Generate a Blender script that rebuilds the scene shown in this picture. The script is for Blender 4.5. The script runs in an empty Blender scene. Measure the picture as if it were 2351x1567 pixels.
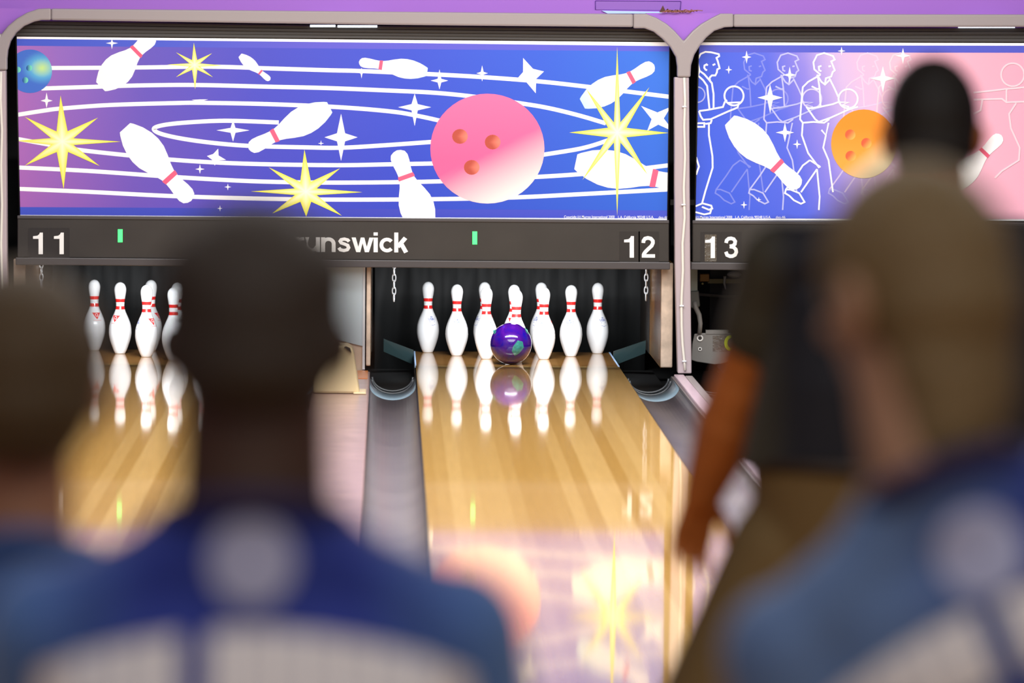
import bpy, bmesh, math, random
from mathutils import Vector, Matrix, Euler
from mathutils.bvhtree import BVHTree
from math import sin, cos, pi, radians, sqrt, atan2

random.seed(7)
SC = bpy.context.scene
COL = SC.collection
W, H = 2351, 1567
# ------------------------------------------------------------------ camera model (fitted to the pin spacing and lane edges)
CX, CZ, CD, F = -0.67744, 1.79393, 28.0, 12293.66
YAW, PIT, ROL = 0.0234020, 0.0600915, 0.0074814


def U(u, w, Y):
    """Photograph pixel -> world point (X, Y, Z) on the plane at depth Y."""
    a, b = u - W / 2, w - H / 2
    c, s = cos(ROL), sin(ROL)
    xc, wc = c * a + s * b, -s * a + c * b
    v = (xc / F, 1.0, -wc / F)
    c, s = cos(PIT), sin(PIT)
    y, z = c * v[1] + s * v[2], -s * v[1] + c * v[2]
    c, s = cos(YAW), sin(YAW)
    X, Yy = c * v[0] + s * y, -s * v[0] + c * y
    t = (Y + CD) / Yy
    return Vector((CX + X * t, Y, CZ + z * t))


def U2(u, w, Y):
    p = U(u, w, Y)
    return (p.x, p.z)


def lin(c):
    return tuple(((x / 255) / 12.92 if x / 255 <= 0.04045 else ((x / 255 + 0.055) / 1.055) ** 2.4) for x in c[:3])


# ------------------------------------------------------------------ materials
MATS = {}


def mat(name, rgb, rough=0.5, metal=0.0, spec=0.5, emit=0.0, sheen=0.0, coat=0.0, noise=0.0, nscale=30.0, bump=0.0, ior=None):
    if name in MATS:
        return MATS[name]
    m = bpy.data.materials.new(name)
    m.use_nodes = True
    nt = m.node_tree
    b = nt.nodes['Principled BSDF']
    col = lin(rgb)
    b.inputs['Base Color'].default_value = (*col, 1)
    b.inputs['Roughness'].default_value = rough
    b.inputs['Metallic'].default_value = metal
    b.inputs['Specular IOR Level'].default_value = spec
    if ior:
        b.inputs['IOR'].default_value = ior
    if coat:
        b.inputs['Coat Weight'].default_value = coat
        b.inputs['Coat Roughness'].default_value = 0.04
    if sheen:
        b.inputs['Sheen Weight'].default_value = sheen
        b.inputs['Sheen Roughness'].default_value = 0.4
    if emit:
        b.inputs['Emission Color'].default_value = (*col, 1)
        b.inputs['Emission Strength'].default_value = emit
    if noise or bump:
        tc = nt.nodes.new('ShaderNodeTexCoord')
        n = nt.nodes.new('ShaderNodeTexNoise')
        n.inputs['Scale'].default_value = nscale
        n.inputs['Detail'].default_value = 5
        nt.links.new(tc.outputs['Object'], n.inputs['Vector'])
        if noise:
            r = nt.nodes.new('ShaderNodeValToRGB')
            r.color_ramp.elements[0].position = 0.3
            r.color_ramp.elements[1].position = 0.7
            r.color_ramp.elements[0].color = (*[c * (1 - noise) for c in col], 1)
            r.color_ramp.elements[1].color = (*[min(1, c * (1 + noise)) for c in col], 1)
            nt.links.new(n.outputs['Fac'], r.inputs['Fac'])
            nt.links.new(r.outputs['Color'], b.inputs['Base Color'])
        if bump:
            bp = nt.nodes.new('ShaderNodeBump')
            bp.inputs['Strength'].default_value = bump
            bp.inputs['Distance'].default_value = 0.01
            nt.links.new(n.outputs['Fac'], bp.inputs['Height'])
            nt.links.new(bp.outputs['Normal'], b.inputs['Normal'])
    MATS[name] = m
    return m


def mat_print():
    m = bpy.data.materials.new('printed_vinyl')
    m.use_nodes = True
    nt = m.node_tree
    b = nt.nodes['Principled BSDF']
    a = nt.nodes.new('ShaderNodeAttribute')
    a.attribute_name = 'ink'
    nt.links.new(a.outputs['Color'], b.inputs['Base Color'])
    b.inputs['Roughness'].default_value = 0.45
    b.inputs['Specular IOR Level'].default_value = 0.3
    return m


def mat_boards(name, ca, cb, width, spec=0.5, rough=0.05, seed=0.0, grain=0.12):
    """Long boards running along Y: one colour per board, fine grain along it."""
    m = bpy.data.materials.new(name)
    m.use_nodes = True
    nt = m.node_tree
    L = nt.links.new
    b = nt.nodes['Principled BSDF']
    tc = nt.nodes.new('ShaderNodeTexCoord')
    sp = nt.nodes.new('ShaderNodeSeparateXYZ')
    L(tc.outputs['Object'], sp.inputs[0])
    mu = nt.nodes.new('ShaderNodeMath'); mu.operation = 'DIVIDE'; mu.inputs[1].default_value = width
    L(sp.outputs['X'], mu.inputs[0])
    fl = nt.nodes.new('ShaderNodeMath'); fl.operation = 'FLOOR'
    L(mu.outputs[0], fl.inputs[0])
    ad = nt.nodes.new('ShaderNodeMath'); ad.operation = 'ADD'; ad.inputs[1].default_value = seed
    L(fl.outputs[0], ad.inputs[0])
    wn = nt.nodes.new('ShaderNodeTexWhiteNoise'); wn.noise_dimensions = '1D'
    L(ad.outputs[0], wn.inputs['W'])
    mp = nt.nodes.new('ShaderNodeMapping')
    mp.inputs['Scale'].default_value = (90, 2.0, 1)
    L(tc.outputs['Object'], mp.inputs['Vector'])
    n = nt.nodes.new('ShaderNodeTexNoise'); n.inputs['Scale'].default_value = 1.0; n.inputs['Detail'].default_value = 4
    L(mp.outputs[0], n.inputs['Vector'])
    mx = nt.nodes.new('ShaderNodeMix'); mx.data_type = 'RGBA'
    mx.inputs[6].default_value = (*lin(ca), 1)
    mx.inputs[7].default_value = (*lin(cb), 1)
    L(wn.outputs['Value'], mx.inputs[0])
    m2 = nt.nodes.new('ShaderNodeMix'); m2.data_type = 'RGBA'; m2.blend_type = 'MULTIPLY'
    m2.inputs[0].default_value = 1.0
    rr = nt.nodes.new('ShaderNodeMapRange')
    rr.inputs['To Min'].default_value = 1 - grain
    rr.inputs['To Max'].default_value = 1 + grain
    L(n.outputs['Fac'], rr.inputs['Value'])
    cmb = nt.nodes.new('ShaderNodeCombineColor')
    for k in range(3):
        L(rr.outputs[0], cmb.inputs[k])
    L(mx.outputs[2], m2.inputs[6])
    L(cmb.outputs[0], m2.inputs[7])
    L(m2.outputs[2], b.inputs['Base Color'])
    b.inputs['Roughness'].default_value = rough
    b.inputs['Specular IOR Level'].default_value = spec
    return m


def mat_ball():
    m = bpy.data.materials.new('pearl_purple_resin')
    m.use_nodes = True
    nt = m.node_tree
    L = nt.links.new
    b = nt.nodes['Principled BSDF']
    tc = nt.nodes.new('ShaderNodeTexCoord')
    n = nt.nodes.new('ShaderNodeTexNoise')
    n.inputs['Scale'].default_value = 9
    n.inputs['Detail'].default_value = 6
    n.inputs['Distortion'].default_value = 1.6
    L(tc.outputs['Object'], n.inputs['Vector'])
    r = nt.nodes.new('ShaderNodeValToRGB')
    e = r.color_ramp.elements
    e[0].position, e[0].color = 0.34, (*lin((14, 8, 104)), 1)
    e[1].position, e[1].color = 0.72, (*lin((26, 30, 150)), 1)
    k = e.new(0.5); k.color = (*lin((46, 8, 92)), 1)
    k = e.new(0.6); k.color = (*lin((58, 12, 100)), 1)
    L(n.outputs['Fac'], r.inputs['Fac'])
    L(r.outputs['Color'], b.inputs['Base Color'])
    b.inputs['Roughness'].default_value = 0.12
    b.inputs['Coat Weight'].default_value = 1.0
    b.inputs['Coat Roughness'].default_value = 0.02
    return m


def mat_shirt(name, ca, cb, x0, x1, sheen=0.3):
    """Two blended colours: ca on the body, cb on the shoulders and sleeves (split by distance from the spine)."""
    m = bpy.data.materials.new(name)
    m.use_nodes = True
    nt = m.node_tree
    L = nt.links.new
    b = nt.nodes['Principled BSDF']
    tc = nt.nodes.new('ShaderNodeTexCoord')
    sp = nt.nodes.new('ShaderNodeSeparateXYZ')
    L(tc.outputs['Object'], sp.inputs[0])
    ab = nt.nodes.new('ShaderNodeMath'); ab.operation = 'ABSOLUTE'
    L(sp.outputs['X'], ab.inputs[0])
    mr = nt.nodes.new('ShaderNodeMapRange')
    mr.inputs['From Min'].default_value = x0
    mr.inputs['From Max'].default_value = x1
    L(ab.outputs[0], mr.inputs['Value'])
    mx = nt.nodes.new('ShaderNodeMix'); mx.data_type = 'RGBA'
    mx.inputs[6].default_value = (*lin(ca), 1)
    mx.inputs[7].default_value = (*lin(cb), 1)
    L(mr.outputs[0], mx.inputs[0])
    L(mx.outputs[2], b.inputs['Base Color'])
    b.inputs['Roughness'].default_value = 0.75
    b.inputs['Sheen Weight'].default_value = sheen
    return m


# ------------------------------------------------------------------ mesh builder
class MB:
    def __init__(s):
        s.v, s.f, s.m, s.sm = [], [], [], []

    def add(s, verts, faces, mi=0, smooth=False):
        o = len(s.v)
        s.v += [tuple(v) for v in verts]
        for f in faces:
            s.f.append([i + o for i in f]); s.m.append(mi); s.sm.append(smooth)
        return s

    def box(s, x0, x1, y0, y1, z0, z1, mi=0):
        v = [(x, y, z) for z in (z0, z1) for y in (y0, y1) for x in (x0, x1)]
        return s.add(v, [(0, 2, 3, 1), (4, 5, 7, 6), (0, 1, 5, 4), (2, 6, 7, 3), (0, 4, 6, 2), (1, 3, 7, 5)], mi)

    def prism(s, poly, y0, y1, mi=0, axis='y'):
        """poly: 2-D points; extruded along axis (y: points are x,z; x: points are y,z; z: points are x,y)."""
        a = sum(poly[i][0] * poly[(i + 1) % len(poly)][1] - poly[(i + 1) % len(poly)][0] * poly[i][1] for i in range(len(poly)))
        if a < 0:
            poly = poly[::-1]
        n = len(poly)
        mk = {'y': lambda p, t: (p[0], t, p[1]), 'x': lambda p, t: (t, p[0], p[1]), 'z': lambda p, t: (p[0], p[1], t)}[axis]
        v = [mk(p, y0) for p in poly] + [mk(p, y1) for p in poly]
        fs = [list(range(n)), list(range(2 * n - 1, n - 1, -1))]
        fs += [(i, i + n, (i + 1) % n + n, (i + 1) % n) for i in range(n)]
        return s.add(v, fs, mi)

    def lathe(s, prof, n=32, mi=None, c=(0, 0, 0), smooth=True):
        """prof: list of (r, z, mat index of the band that starts here)."""
        v, f = [], []
        o = len(s.v)
        for r, z, *_ in prof:
            for k in range(n):
                a = 2 * pi * k / n
                s.v.append((c[0] + r * cos(a), c[1] + r * sin(a), c[2] + z))
        for i in range(len(prof) - 1):
            m_ = prof[i][2] if len(prof[i]) > 2 else (mi or 0)
            for k in range(n):
                k2 = (k + 1) % n
                s.f.append([o + i * n + k, o + i * n + k2, o + (i + 1) * n + k2, o + (i + 1) * n + k])
                s.m.append(m_); s.sm.append(smooth)
        s.f.append([o + k for k in range(n)][::-1]); s.m.append(prof[0][2] if len(prof[0]) > 2 else 0); s.sm.append(False)
        e = o + (len(prof) - 1) * n
        s.f.append([e + k for k in range(n)]); s.m.append(prof[-2][2] if len(prof[-2]) > 2 else 0); s.sm.append(smooth)
        return s

    def tube(s, pts, r, n=10, mi=0, smooth=True, closed=False):
        pts = [Vector(p) for p in pts]
        rs = r if isinstance(r, (list, tuple)) else [r] * len(pts)
        o = len(s.v)
        up = None
        m = len(pts)
        for i, p in enumerate(pts):
            if closed:
                t = (pts[(i + 1) % m] - pts[i - 1])
            else:
                t = (pts[min(i + 1, m - 1)] - pts[max(i - 1, 0)])
            t.normalize()
            if up is None:
                up = Vector((0, 0, 1)) if abs(t.z) < 0.9 else Vector((1, 0, 0))
            sd = t.cross(up).normalized()
            up = sd.cross(t).normalized()
            for k in range(n):
                a = 2 * pi * k / n
                s.v.append(tuple(p + (sd * cos(a) + up * sin(a)) * rs[i]))
        for i in range(m if closed else m - 1):
            j = (i + 1) % m
            for k in range(n):
                k2 = (k + 1) % n
                s.f.append([o + i * n + k, o + i * n + k2, o + j * n + k2, o + j * n + k]); s.m.append(mi); s.sm.append(smooth)
        if not closed:
            s.f.append([o + k for k in range(n)][::-1]); s.m.append(mi); s.sm.append(False)
            e = o + (m - 1) * n
            s.f.append([e + k for k in range(n)]); s.m.append(mi); s.sm.append(False)
        return s

    def sphere(s, c, r, n=24, mi=0):
        rx, ry, rz = r if isinstance(r, (tuple, list)) else (r, r, r)
        h = n // 2
        o = len(s.v)
        s.v.append((c[0], c[1], c[2] - rz))
        for i in range(1, h):
            ph = -pi / 2 + pi * i / h
            for k in range(n):
                a = 2 * pi * k / n
                s.v.append((c[0] + rx * cos(ph) * cos(a), c[1] + ry * cos(ph) * sin(a), c[2] + rz * sin(ph)))
        s.v.append((c[0], c[1], c[2] + rz))
        top = len(s.v) - 1
        for k in range(n):
            k2 = (k + 1) % n
            s.f.append([o, o + 1 + k2, o + 1 + k]); s.m.append(mi); s.sm.append(True)
            for i in range(h - 2):
                a = o + 1 + i * n
                s.f.append([a + k, a + k2, a + n + k2, a + n + k]); s.m.append(mi); s.sm.append(True)
            a = o + 1 + (h - 2) * n
            s.f.append([a + k, a + k2, top]); s.m.append(mi); s.sm.append(True)
        return s

    def build(s, name, mats, parent=None, bevel=0.0, fix=False):
        me = bpy.data.meshes.new(name)
        off = parent_loc(parent)
        me.from_pydata([(x - off[0], y - off[1], z - off[2]) for x, y, z in s.v], [], s.f)
        for m in (mats if isinstance(mats, (list, tuple)) else [mats]):
            me.materials.append(m)
        me.polygons.foreach_set('material_index', s.m)
        me.polygons.foreach_set('use_smooth', s.sm)
        if fix:
            bm = bmesh.new(); bm.from_mesh(me)
            bmesh.ops.recalc_face_normals(bm, faces=bm.faces)
            bm.to_mesh(me); bm.free()
        me.update()
        o = bpy.data.objects.new(name, me)
        COL.objects.link(o)
        if parent is not None:
            o.parent = parent
        if bevel:
            b = o.modifiers.new('bevel', 'BEVEL')
            b.width = bevel; b.segments = 2; b.limit_method = 'ANGLE'; b.angle_limit = radians(40)
        return o


def parent_loc(p):
    v = Vector((0, 0, 0))
    while p is not None:
        v += p.location
        p = p.parent
    return v


def thing(name, label, cat, loc=(0, 0, 0), rz=0, group=None):
    o = bpy.data.objects.new(name, None)
    o.empty_display_size = 0.1
    COL.objects.link(o)
    o.location = loc
    o.rotation_euler = (0, 0, rz)
    o['label'] = label; o['category'] = cat
    if group:
        o['group'] = group
    return o


def tag(o, label, cat, group=None):
    o['label'] = label; o['category'] = cat
    if group:
        o['group'] = group
    return o


def struct(o):
    o['kind'] = 'structure'
    return o


def dup(root, loc, rz, label, group=None):
    r = root.copy(); COL.objects.link(r)
    r.location = loc; r.rotation_euler = (0, 0, rz); r['label'] = label
    if group:
        r['group'] = group
    for ch in list(root.children):
        c = ch.copy(); COL.objects.link(c); c.parent = r
        for g in list(ch.children):
            d = g.copy(); COL.objects.link(d); d.parent = c
    return r


# ------------------------------------------------------------------ colours
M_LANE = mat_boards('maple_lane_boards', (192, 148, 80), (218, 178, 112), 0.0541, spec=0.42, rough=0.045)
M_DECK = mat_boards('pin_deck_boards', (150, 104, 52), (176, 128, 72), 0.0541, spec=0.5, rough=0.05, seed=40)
M_APPR = mat_boards('approach_boards', (196, 142, 70), (222, 172, 98), 0.06, spec=0.4, rough=0.12, seed=9)
M_CAP = mat('division_plank', (150, 122, 116), 0.28, noise=0.15, nscale=8)
M_CAPR = mat('pink_lit_capping', (222, 196, 206), 0.25, spec=0.6)  # pink reflection of the purple wall put into the capping colour
M_GUT = mat('gutter_grey_plastic', (104, 97, 95), 0.36, noise=0.14, nscale=2.2)
M_GUTB = mat('gutter_blue_band', (128, 150, 162), 0.3)
M_BLACK = mat('black_rubber', (12, 12, 13), 0.6)
M_CURT = mat('pit_curtain_black', (13, 15, 16), 0.7, noise=0.3, nscale=3)
M_TEAL = mat('teal_steel_plank', (44, 64, 66), 0.45)
M_FRAME = mat('taupe_powder_coat', (153, 144, 144), 0.4)
M_POST = mat('pinkish_post_paint', (178, 164, 168), 0.4)
M_DARK = mat('charcoal_plastic', (51, 48, 45), 0.35, noise=0.12, nscale=4)
M_DARK2 = mat('charcoal_ledge', (70, 66, 67), 0.4)
M_HEAD = mat('charcoal_header', (60, 57, 54), 0.45)
M_WHITE = mat('white_vinyl', (240, 240, 236), 0.4)
M_PURPLE = mat('purple_wall_paint', (158, 100, 200), 0.6)
M_PURPLE2 = mat('purple_patch_paint', (142, 94, 186), 0.6)
M_SKYB = mat('pale_blue_edge', (178, 210, 250), 0.5)
M_GOLD = mat('varnished_brown_ply', (152, 108, 44), 0.22, noise=0.45, nscale=9)
M_CREAM = mat('worn_cream_laminate', (204, 184, 164), 0.4, noise=0.3, nscale=12)
M_PLATE = mat('brushed_steel_plate', (205, 222, 230), 0.33, metal=0.6)
M_BEIGE = mat('beige_plastic', (214, 194, 152), 0.4)
M_STEEL = mat('grey_steel', (150, 150, 150), 0.35, metal=0.6)
M_STEELP = mat('grey_painted_steel', (120, 118, 114), 0.45)
M_CHROME = mat('bright_zinc_chain', (225, 230, 235), 0.25, metal=0.35)
M_PIN = mat('white_pin_plastic', (236, 238, 240), 0.18, spec=0.5, coat=0.4)
M_RED = mat('pin_red_stripe', (222, 40, 40), 0.2, coat=0.4)
M_PBASE = mat('pin_base_ring', (196, 188, 170), 0.4)
M_INKB = mat('blue_ink', (48, 78, 168), 0.4)
M_INKR = mat('red_ink', (232, 52, 52), 0.4)
M_INKK = mat('black_scuff', (60, 60, 64), 0.5)
M_GREENL = mat('green_indicator_lamp', (70, 250, 120), 0.4, emit=1.1)
M_TUBE = mat('fluorescent_tube', (225, 240, 255), 0.4, emit=2.5)
M_PRINT = mat_print()

# ------------------------------------------------------------------ setting
YF = -18.29          # foul line
YM = -1.0            # plane of the masking units
LANES = {11: -1.7942, 12: 0.0, 13: 1.628}
HALF, GUT = 0.5271, 0.235

o = struct(MB().box(-2.98, 4.33, -33, YF, -0.12, 0.0).build('floor', M_APPR))
o = struct(MB().box(-2.98, 4.33, YF, 3.2, -0.30, -0.14).build('floor.001', M_BLACK))
struct(MB().box(-2.98, 4.33, -33, 3.2, 3.3, 3.4).build('ceiling', mat('ceiling_tile', (120, 116, 116), 0.8)))
struct(MB().box(-3.08, -2.98, -33, 3.2, -0.3, 3.4).build('wall_left', mat('side_wall_paint', (112, 98, 120), 0.7)))
struct(MB().box(4.33, 4.43, -33, 3.2, -0.3, 3.4).build('wall_right', MATS['side_wall_paint']))
struct(MB().box(-3.08, 4.43, -33.1, -33, -0.3, 3.4).build('wall_rear', mat('rear_wall_paint', (110, 100, 96), 0.7)))
struct(MB().box(-3.08, 4.43, 3.2, 3.3, -0.3, 3.4).build('wall_pit', M_BLACK))
# purple soffit wall above the masking units, with the V-shaped fillers between the frames
YW = YM + 0.06
zb = U(1178, 57, YW).z
struct(MB().box(-2.98, 4.33, YW, YW + 0.12, zb, 3.3).build('wall_back', M_PURPLE))
for k, (cxp, hw, yl_, yr_) in enumerate(((1569.5, 88, 34, 34), (9, 82, 22, 24))):
    struct(MB().prism([U2(cxp - hw, yl_ - 4, YM), U2(cxp + hw, yr_ - 4, YM), U2(cxp, 99, YM)], YM - 0.040, YM - 0.010).build('trim_%d' % (k + 1), M_PURPLE))
# outlined access patch, pale blue torn edge strip on the soffit
pa = thing('access_hatch', 'shallow purple access hatch outlined on the wall above the frame corner', 'hatch', U(1465, 12, YW - 0.004))
q = [U2(1367, 2, YW), U2(1563, 3, YW), U2(1561, 24, YW), U2(1367, 22, YW)]
MB().prism(q, YW - 0.006, YW + 0.002).build('panel', M_PURPLE2, pa)
mm = MB()
for a, b in ((q[0], q[1]), (q[1], q[2]), (q[3], q[0])):
    mm.tube([(a[0], YW - 0.006, a[1]), (b[0], YW - 0.006, b[1])], 0.002, 6)
mm.build('rim', mat('dark_purple_seam', (86, 40, 140), 0.6), pa)
tag(MB().prism([U2(1381, 24.5, YW), U2(1520, 27, YW), U2(1520, 31, YW), U2(1395, 31, YW)], YW - 0.012, YW + 0.003).build('edge_strip', M_SKYB),
    'pale blue torn strip along the wall just above the grey frame rail', 'strip')
# dry twigs and wire ends lying on the frame
tw = thing('twig_clump', 'small clump of dry brown leaves and twigs lying on top of the frame corner', 'dry leaves', U(1562, 27, YM - 0.06))
tz = U(1562, 28.5, YM - 0.06).z
mm = MB()
for i in range(26):
    x0 = U(1515 + random.random() * 80, 27, YM - 0.06).x
    L_ = random.uniform(0.02, 0.07)
    mm.tube([(x0, YM - 0.05 + random.uniform(-0.02, 0.02), tz), (x0 + L_ * 0.5, YM - 0.05, tz + random.uniform(0.002, 0.016)),
             (x0 + L_, YM - 0.05 + random.uniform(-0.02, 0.02), tz + random.uniform(0.0, 0.014))], 0.0022, 5)
mm.build('twigs', mat('dry_twig', (150, 96, 80), 0.8), tw)
mm = MB()
for i in range(5):
    x0 = U(1520 + i * 11, 27, YM - 0.06).x
    h = (0.035, 0.02, 0.012, 0.014, 0.01)[i]
    mm.add([(x0 - .014, YM - .05, tz), (x0 + .004, YM - .06, tz + h), (x0 + .02, YM - .045, tz + .003), (x0 + .002, YM - .03, tz + h * .6)],
           [(0, 2, 1), (0, 1, 3), (1, 2, 3), (0, 3, 2)])
mm.build('dead_leaf', mat('dead_leaf', (96, 66, 56), 0.8), tw)

# ------------------------------------------------------------------ lanes, gutters, divisions
YT = 0.80            # tail of the pin deck (back pins stand at 0.79 of their own row)
DY = 0.26396
YTAIL = 3 * DY + 0.088
lane_words = {11: 'glossy maple bowling lane 11 left of the brownish capping plank',
              12: 'glossy maple bowling lane in the middle with purple ball rolling to the pins',
              13: 'glossy maple bowling lane under the number 13 board, behind the standing man'}
for n, x in LANES.items():
    t = thing('bowling_lane', lane_words[n], 'bowling lane', (x, YF, 0), group='bowling lanes')
    MB().box(x - HALF, x + HALF, YF + 0.002, -0.30, -0.10, 0.0).build('lane_boards', M_LANE, t)
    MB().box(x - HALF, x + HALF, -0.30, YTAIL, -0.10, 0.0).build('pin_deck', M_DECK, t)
    for s_ in (-1, 1):
        MB().box(x + s_ * HALF - 0.005, x + s_ * HALF + 0.003, -0.30, YTAIL, -0.06, 0.0015).build('edge_strip', M_SKYB, t)
    MB().box(x - HALF - 0.006, x - HALF, YF, -0.30, -0.1, -0.012).build('side_seam', M_BLACK, t)

side_word = {-1: 'left', 1: 'right'}


def gutter(n, s_, label):
    x = LANES[n]
    xi, xo = x + s_ * (HALF + 0.0075), x + s_ * (HALF + GUT - 0.0015)
    cxg, r = (xi + xo) / 2, abs(xo - xi) / 2
    t = thing('gutter', label, 'gutter', (cxg, YF, -0.1), group='lane gutters')

    def strip(y0, y1, depth, thick, z0=-0.008):
        v, f = [], []
        N = 20
        for y in (y0, y1):
            for i in range(N + 1):
                a = pi * i / N
                v.append((cxg - cos(a) * r, y, z0 - depth * sin(a)))
        for y in (y0, y1):
            for i in range(N + 1):
                a = pi * i / N
                v.append((cxg - cos(a) * r, y, z0 - depth * sin(a) - thick))
        M_ = N + 1
        for i in range(N):
            f.append((i, i + 1, M_ + i + 1, M_ + i))
            f.append((2 * M_ + i, 3 * M_ + i, 3 * M_ + i + 1, 2 * M_ + i + 1))
            f.append((i, 2 * M_ + i, 2 * M_ + i + 1, i + 1))
            f.append((M_ + i, M_ + i + 1, 3 * M_ + i + 1, 3 * M_ + i))
        return v, f
    v, f = strip(YF + 0.002, -1.75, 0.07, 0.012)
    MB().add(v, f, 0, True).build('round_channel', M_GUT, t)
    v, f = strip(-1.75, -1.18, 0.078, 0.012)
    MB().add(v, f, 0, True).build('blue_band', M_GUTB, t)
    v, f = strip(-1.18, -0.95, 0.088, 0.012)
    mm = MB().add(v, f, 0, True)
    for yy in (-1.15, -0.97):
        pts = [(cxg - cos(pi * i / 16) * (r - .010), yy, -0.016 - 0.072 * sin(pi * i / 16)) for i in range(17)]
        mm.tube(pts, 0.006, 6)
    mm.build('adapter_ring', mat('gutter_dark_ring', (70, 74, 78), 0.3), t)
    MB().box(min(xi, xo), max(xi, xo), -0.95, YTAIL + 0.05, -0.115, -0.1).build('flat_channel', M_BLACK, t)
    # sloping steel plank at the pit end
    xa, xb = xo - s_ * 0.004, xi
    mm = MB().add([(xa - s_ * .062, 0.30, 0.10), (xb, 0.55, 0.025), (xb, 0.60, -0.055), (xa - s_ * .062, 0.35, 0.03),
                   (xa - s_ * .062, 0.33, 0.10), (xb, 0.58, 0.025), (xb, 0.63, -0.055), (xa - s_ * .062, 0.38, 0.03)],
                  [(0, 1, 2, 3), (7, 6, 5, 4), (0, 4, 5, 1), (1, 5, 6, 2), (2, 6, 7, 3), (3, 7, 4, 0)])
    mm.build('sloping_plank', M_TEAL, t, fix=True)
    return t


gutter(12, -1, 'grey channel gutter along the left side of lane 12')
gutter(12, 1, 'grey channel gutter along the right side of lane 12')
gutter(11, -1, 'grey channel gutter along the left side of lane 11, behind the heads')
gutter(11, 1, 'grey channel gutter along the right side of lane 11, behind the middle head')
gutter(13, -1, 'dark channel gutter right of the pinkish post, along lane 13')

# division cappings
x0, x1 = LANES[11] + HALF + GUT, LANES[12] - HALF - GUT
t = thing('division_capping', 'brownish grey capping plank between lanes 11 and 12', 'capping', ((x0 + x1) / 2, YF, 0))
MB().box(x0, x1, YF, -0.98, -0.12, 0.012).build('plank', M_CAP, t, bevel=0.006)
MB().box(x0 + .05, x1 - .01, -1.55, -0.97, 0.0121, 0.016).build('orange_board', mat('orange_board', (196, 118, 60), 0.4), t)
x0, x1 = LANES[12] + HALF + GUT, LANES[13] - HALF - GUT
t = thing('division_capping', 'pink-lit grey ridged capping strip leading to the foot of the post', 'capping', ((x0 + x1) / 2, YF, 0))
MB().box(x0, x1, YF, -0.98, -0.12, -0.004).build('plank', mat('grey_capping', (128, 120, 118), 0.4), t)
MB().box(x0 + 0.008, x0 + 0.058, YF, -1.10, -0.004, 0.014).build('pink_lit_strip', M_CAPR, t, bevel=0.004)
MB().box(x0 + 0.064, x1 - 0.002, YF, -1.10, -0.004, 0.008).build('ridge', mat('light_grey_ridge', (168, 158, 156), 0.4), t, bevel=0.004)

# ------------------------------------------------------------------ pit: kickbacks, curtains, plates, chains
ZV = 0.60


def kickback(x, inner, label, thick=0.022):
    """Upright side board of a pin pit; its outer face is at x, its varnished side looks towards inner (+1: +x)."""
    y0 = -0.98
    a, b = sorted((x, x + inner * thick))
    t = thing('kickback_board', label, 'kickback board', ((a + b) / 2, y0, 0.035), group='pit side boards')
    MB().box(a, b, y0 + 0.035, YTAIL + 0.30, 0.036, ZV - 0.03).build('board', M_GOLD, t, bevel=0.003)
    MB().box(a, b, y0, y0 + 0.034, 0.04, ZV - 0.03).build('front_strip', M_CREAM, t, bevel=0.006)
    xi_ = x + inner * (thick + 0.004)
    MB().box(min(xi_ - inner * .004, xi_), max(xi_ - inner * .004, xi_), y0 + 1.15, YTAIL + 0.28, 0.04, ZV - 0.12).build('rub_sheet', mat('dark_rub_sheet', (36, 30, 24), .35), t)
    return t


kickback(LANES[12] + HALF + GUT + 0.006, -1, 'varnished brown upright board with worn cream front, left of the pinkish post', 0.06)
kickback(LANES[12] - HALF - GUT - 0.020, 1, 'narrow brown upright board edge beside the bright steel plate')
kickback(LANES[11] - HALF - GUT - 0.006, 1, 'brown upright board with cream front under the number 11, far left', 0.06)

for n, x in LANES.items():
    words = {11: 'black pit curtain hanging behind the far-left pins', 12: 'black pit curtain hanging behind the seven visible middle pins',
             13: 'black pit curtain in the dark opening right of the post'}[n]
    t = thing('pit_curtain', words, 'curtain', (x, 1.45, -0.14), group='black pit curtains')
    v, f = [], []
    N = 40
    for i in range(N + 1):
        xx = x - 0.745 + 1.49 * i / N
        yy = 1.45 + 0.012 * sin(i * 1.9) + 0.006 * sin(i * 0.7)
        for z in (-0.14, 0.78):
            v += [(xx, yy, z), (xx, yy + 0.012, z)]
    for i in range(N):
        a, b = 4 * i, 4 * i + 4
        f += [(a, b, b + 2, a + 2), (a + 1, a + 3, b + 3, b + 1), (a + 2, b + 2, b + 3, a + 3), (a, a + 1, b + 1, b)]
    MB().add(v, f, 0, True).build('cloth', M_CURT, t)
    MB().box(x - 0.75, x + 0.75, 1.43, 1.475, 0.78, 0.81).build('rail', M_DARK, t)

# bright steel plate on the front of the division between 11 and 12, with its tan lower panel
xa, xb = LANES[11] + HALF + GUT + 0.02, LANES[12] - HALF - GUT - 0.03
t = thing('division_front_plate', 'bright brushed steel plate with tan base filling the gap between lanes 11 and 12', 'plate', ((xa + xb) / 2, -0.94, 0.012))
p1 = U2(845, 797, -0.94); p0 = U2(780, 781, -0.94)
sl = (p1[1] - p0[1]) / (p1[0] - p0[0])
za, zc = p1[1] + sl * (xa - p1[0]), p1[1] + sl * (xb - p1[0])
MB().prism([(xa, za), (xb, zc), (xb, ZV - 0.01), (xa, ZV - 0.01)], -0.945, -0.925).build('steel_plate', M_PLATE, t)
MB().prism([(xa, 0.012), (xb, 0.012), (xb, zc), (xa, za)], -0.935, -0.90).build('base_panel', mat('tan_panel', (196, 172, 150), 0.45), t)
MB().box(xb - 0.008, xb + 0.004, -0.955, -0.92, 0.02, ZV - 0.01).build('edge_trim', M_CHROME, t)
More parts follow.
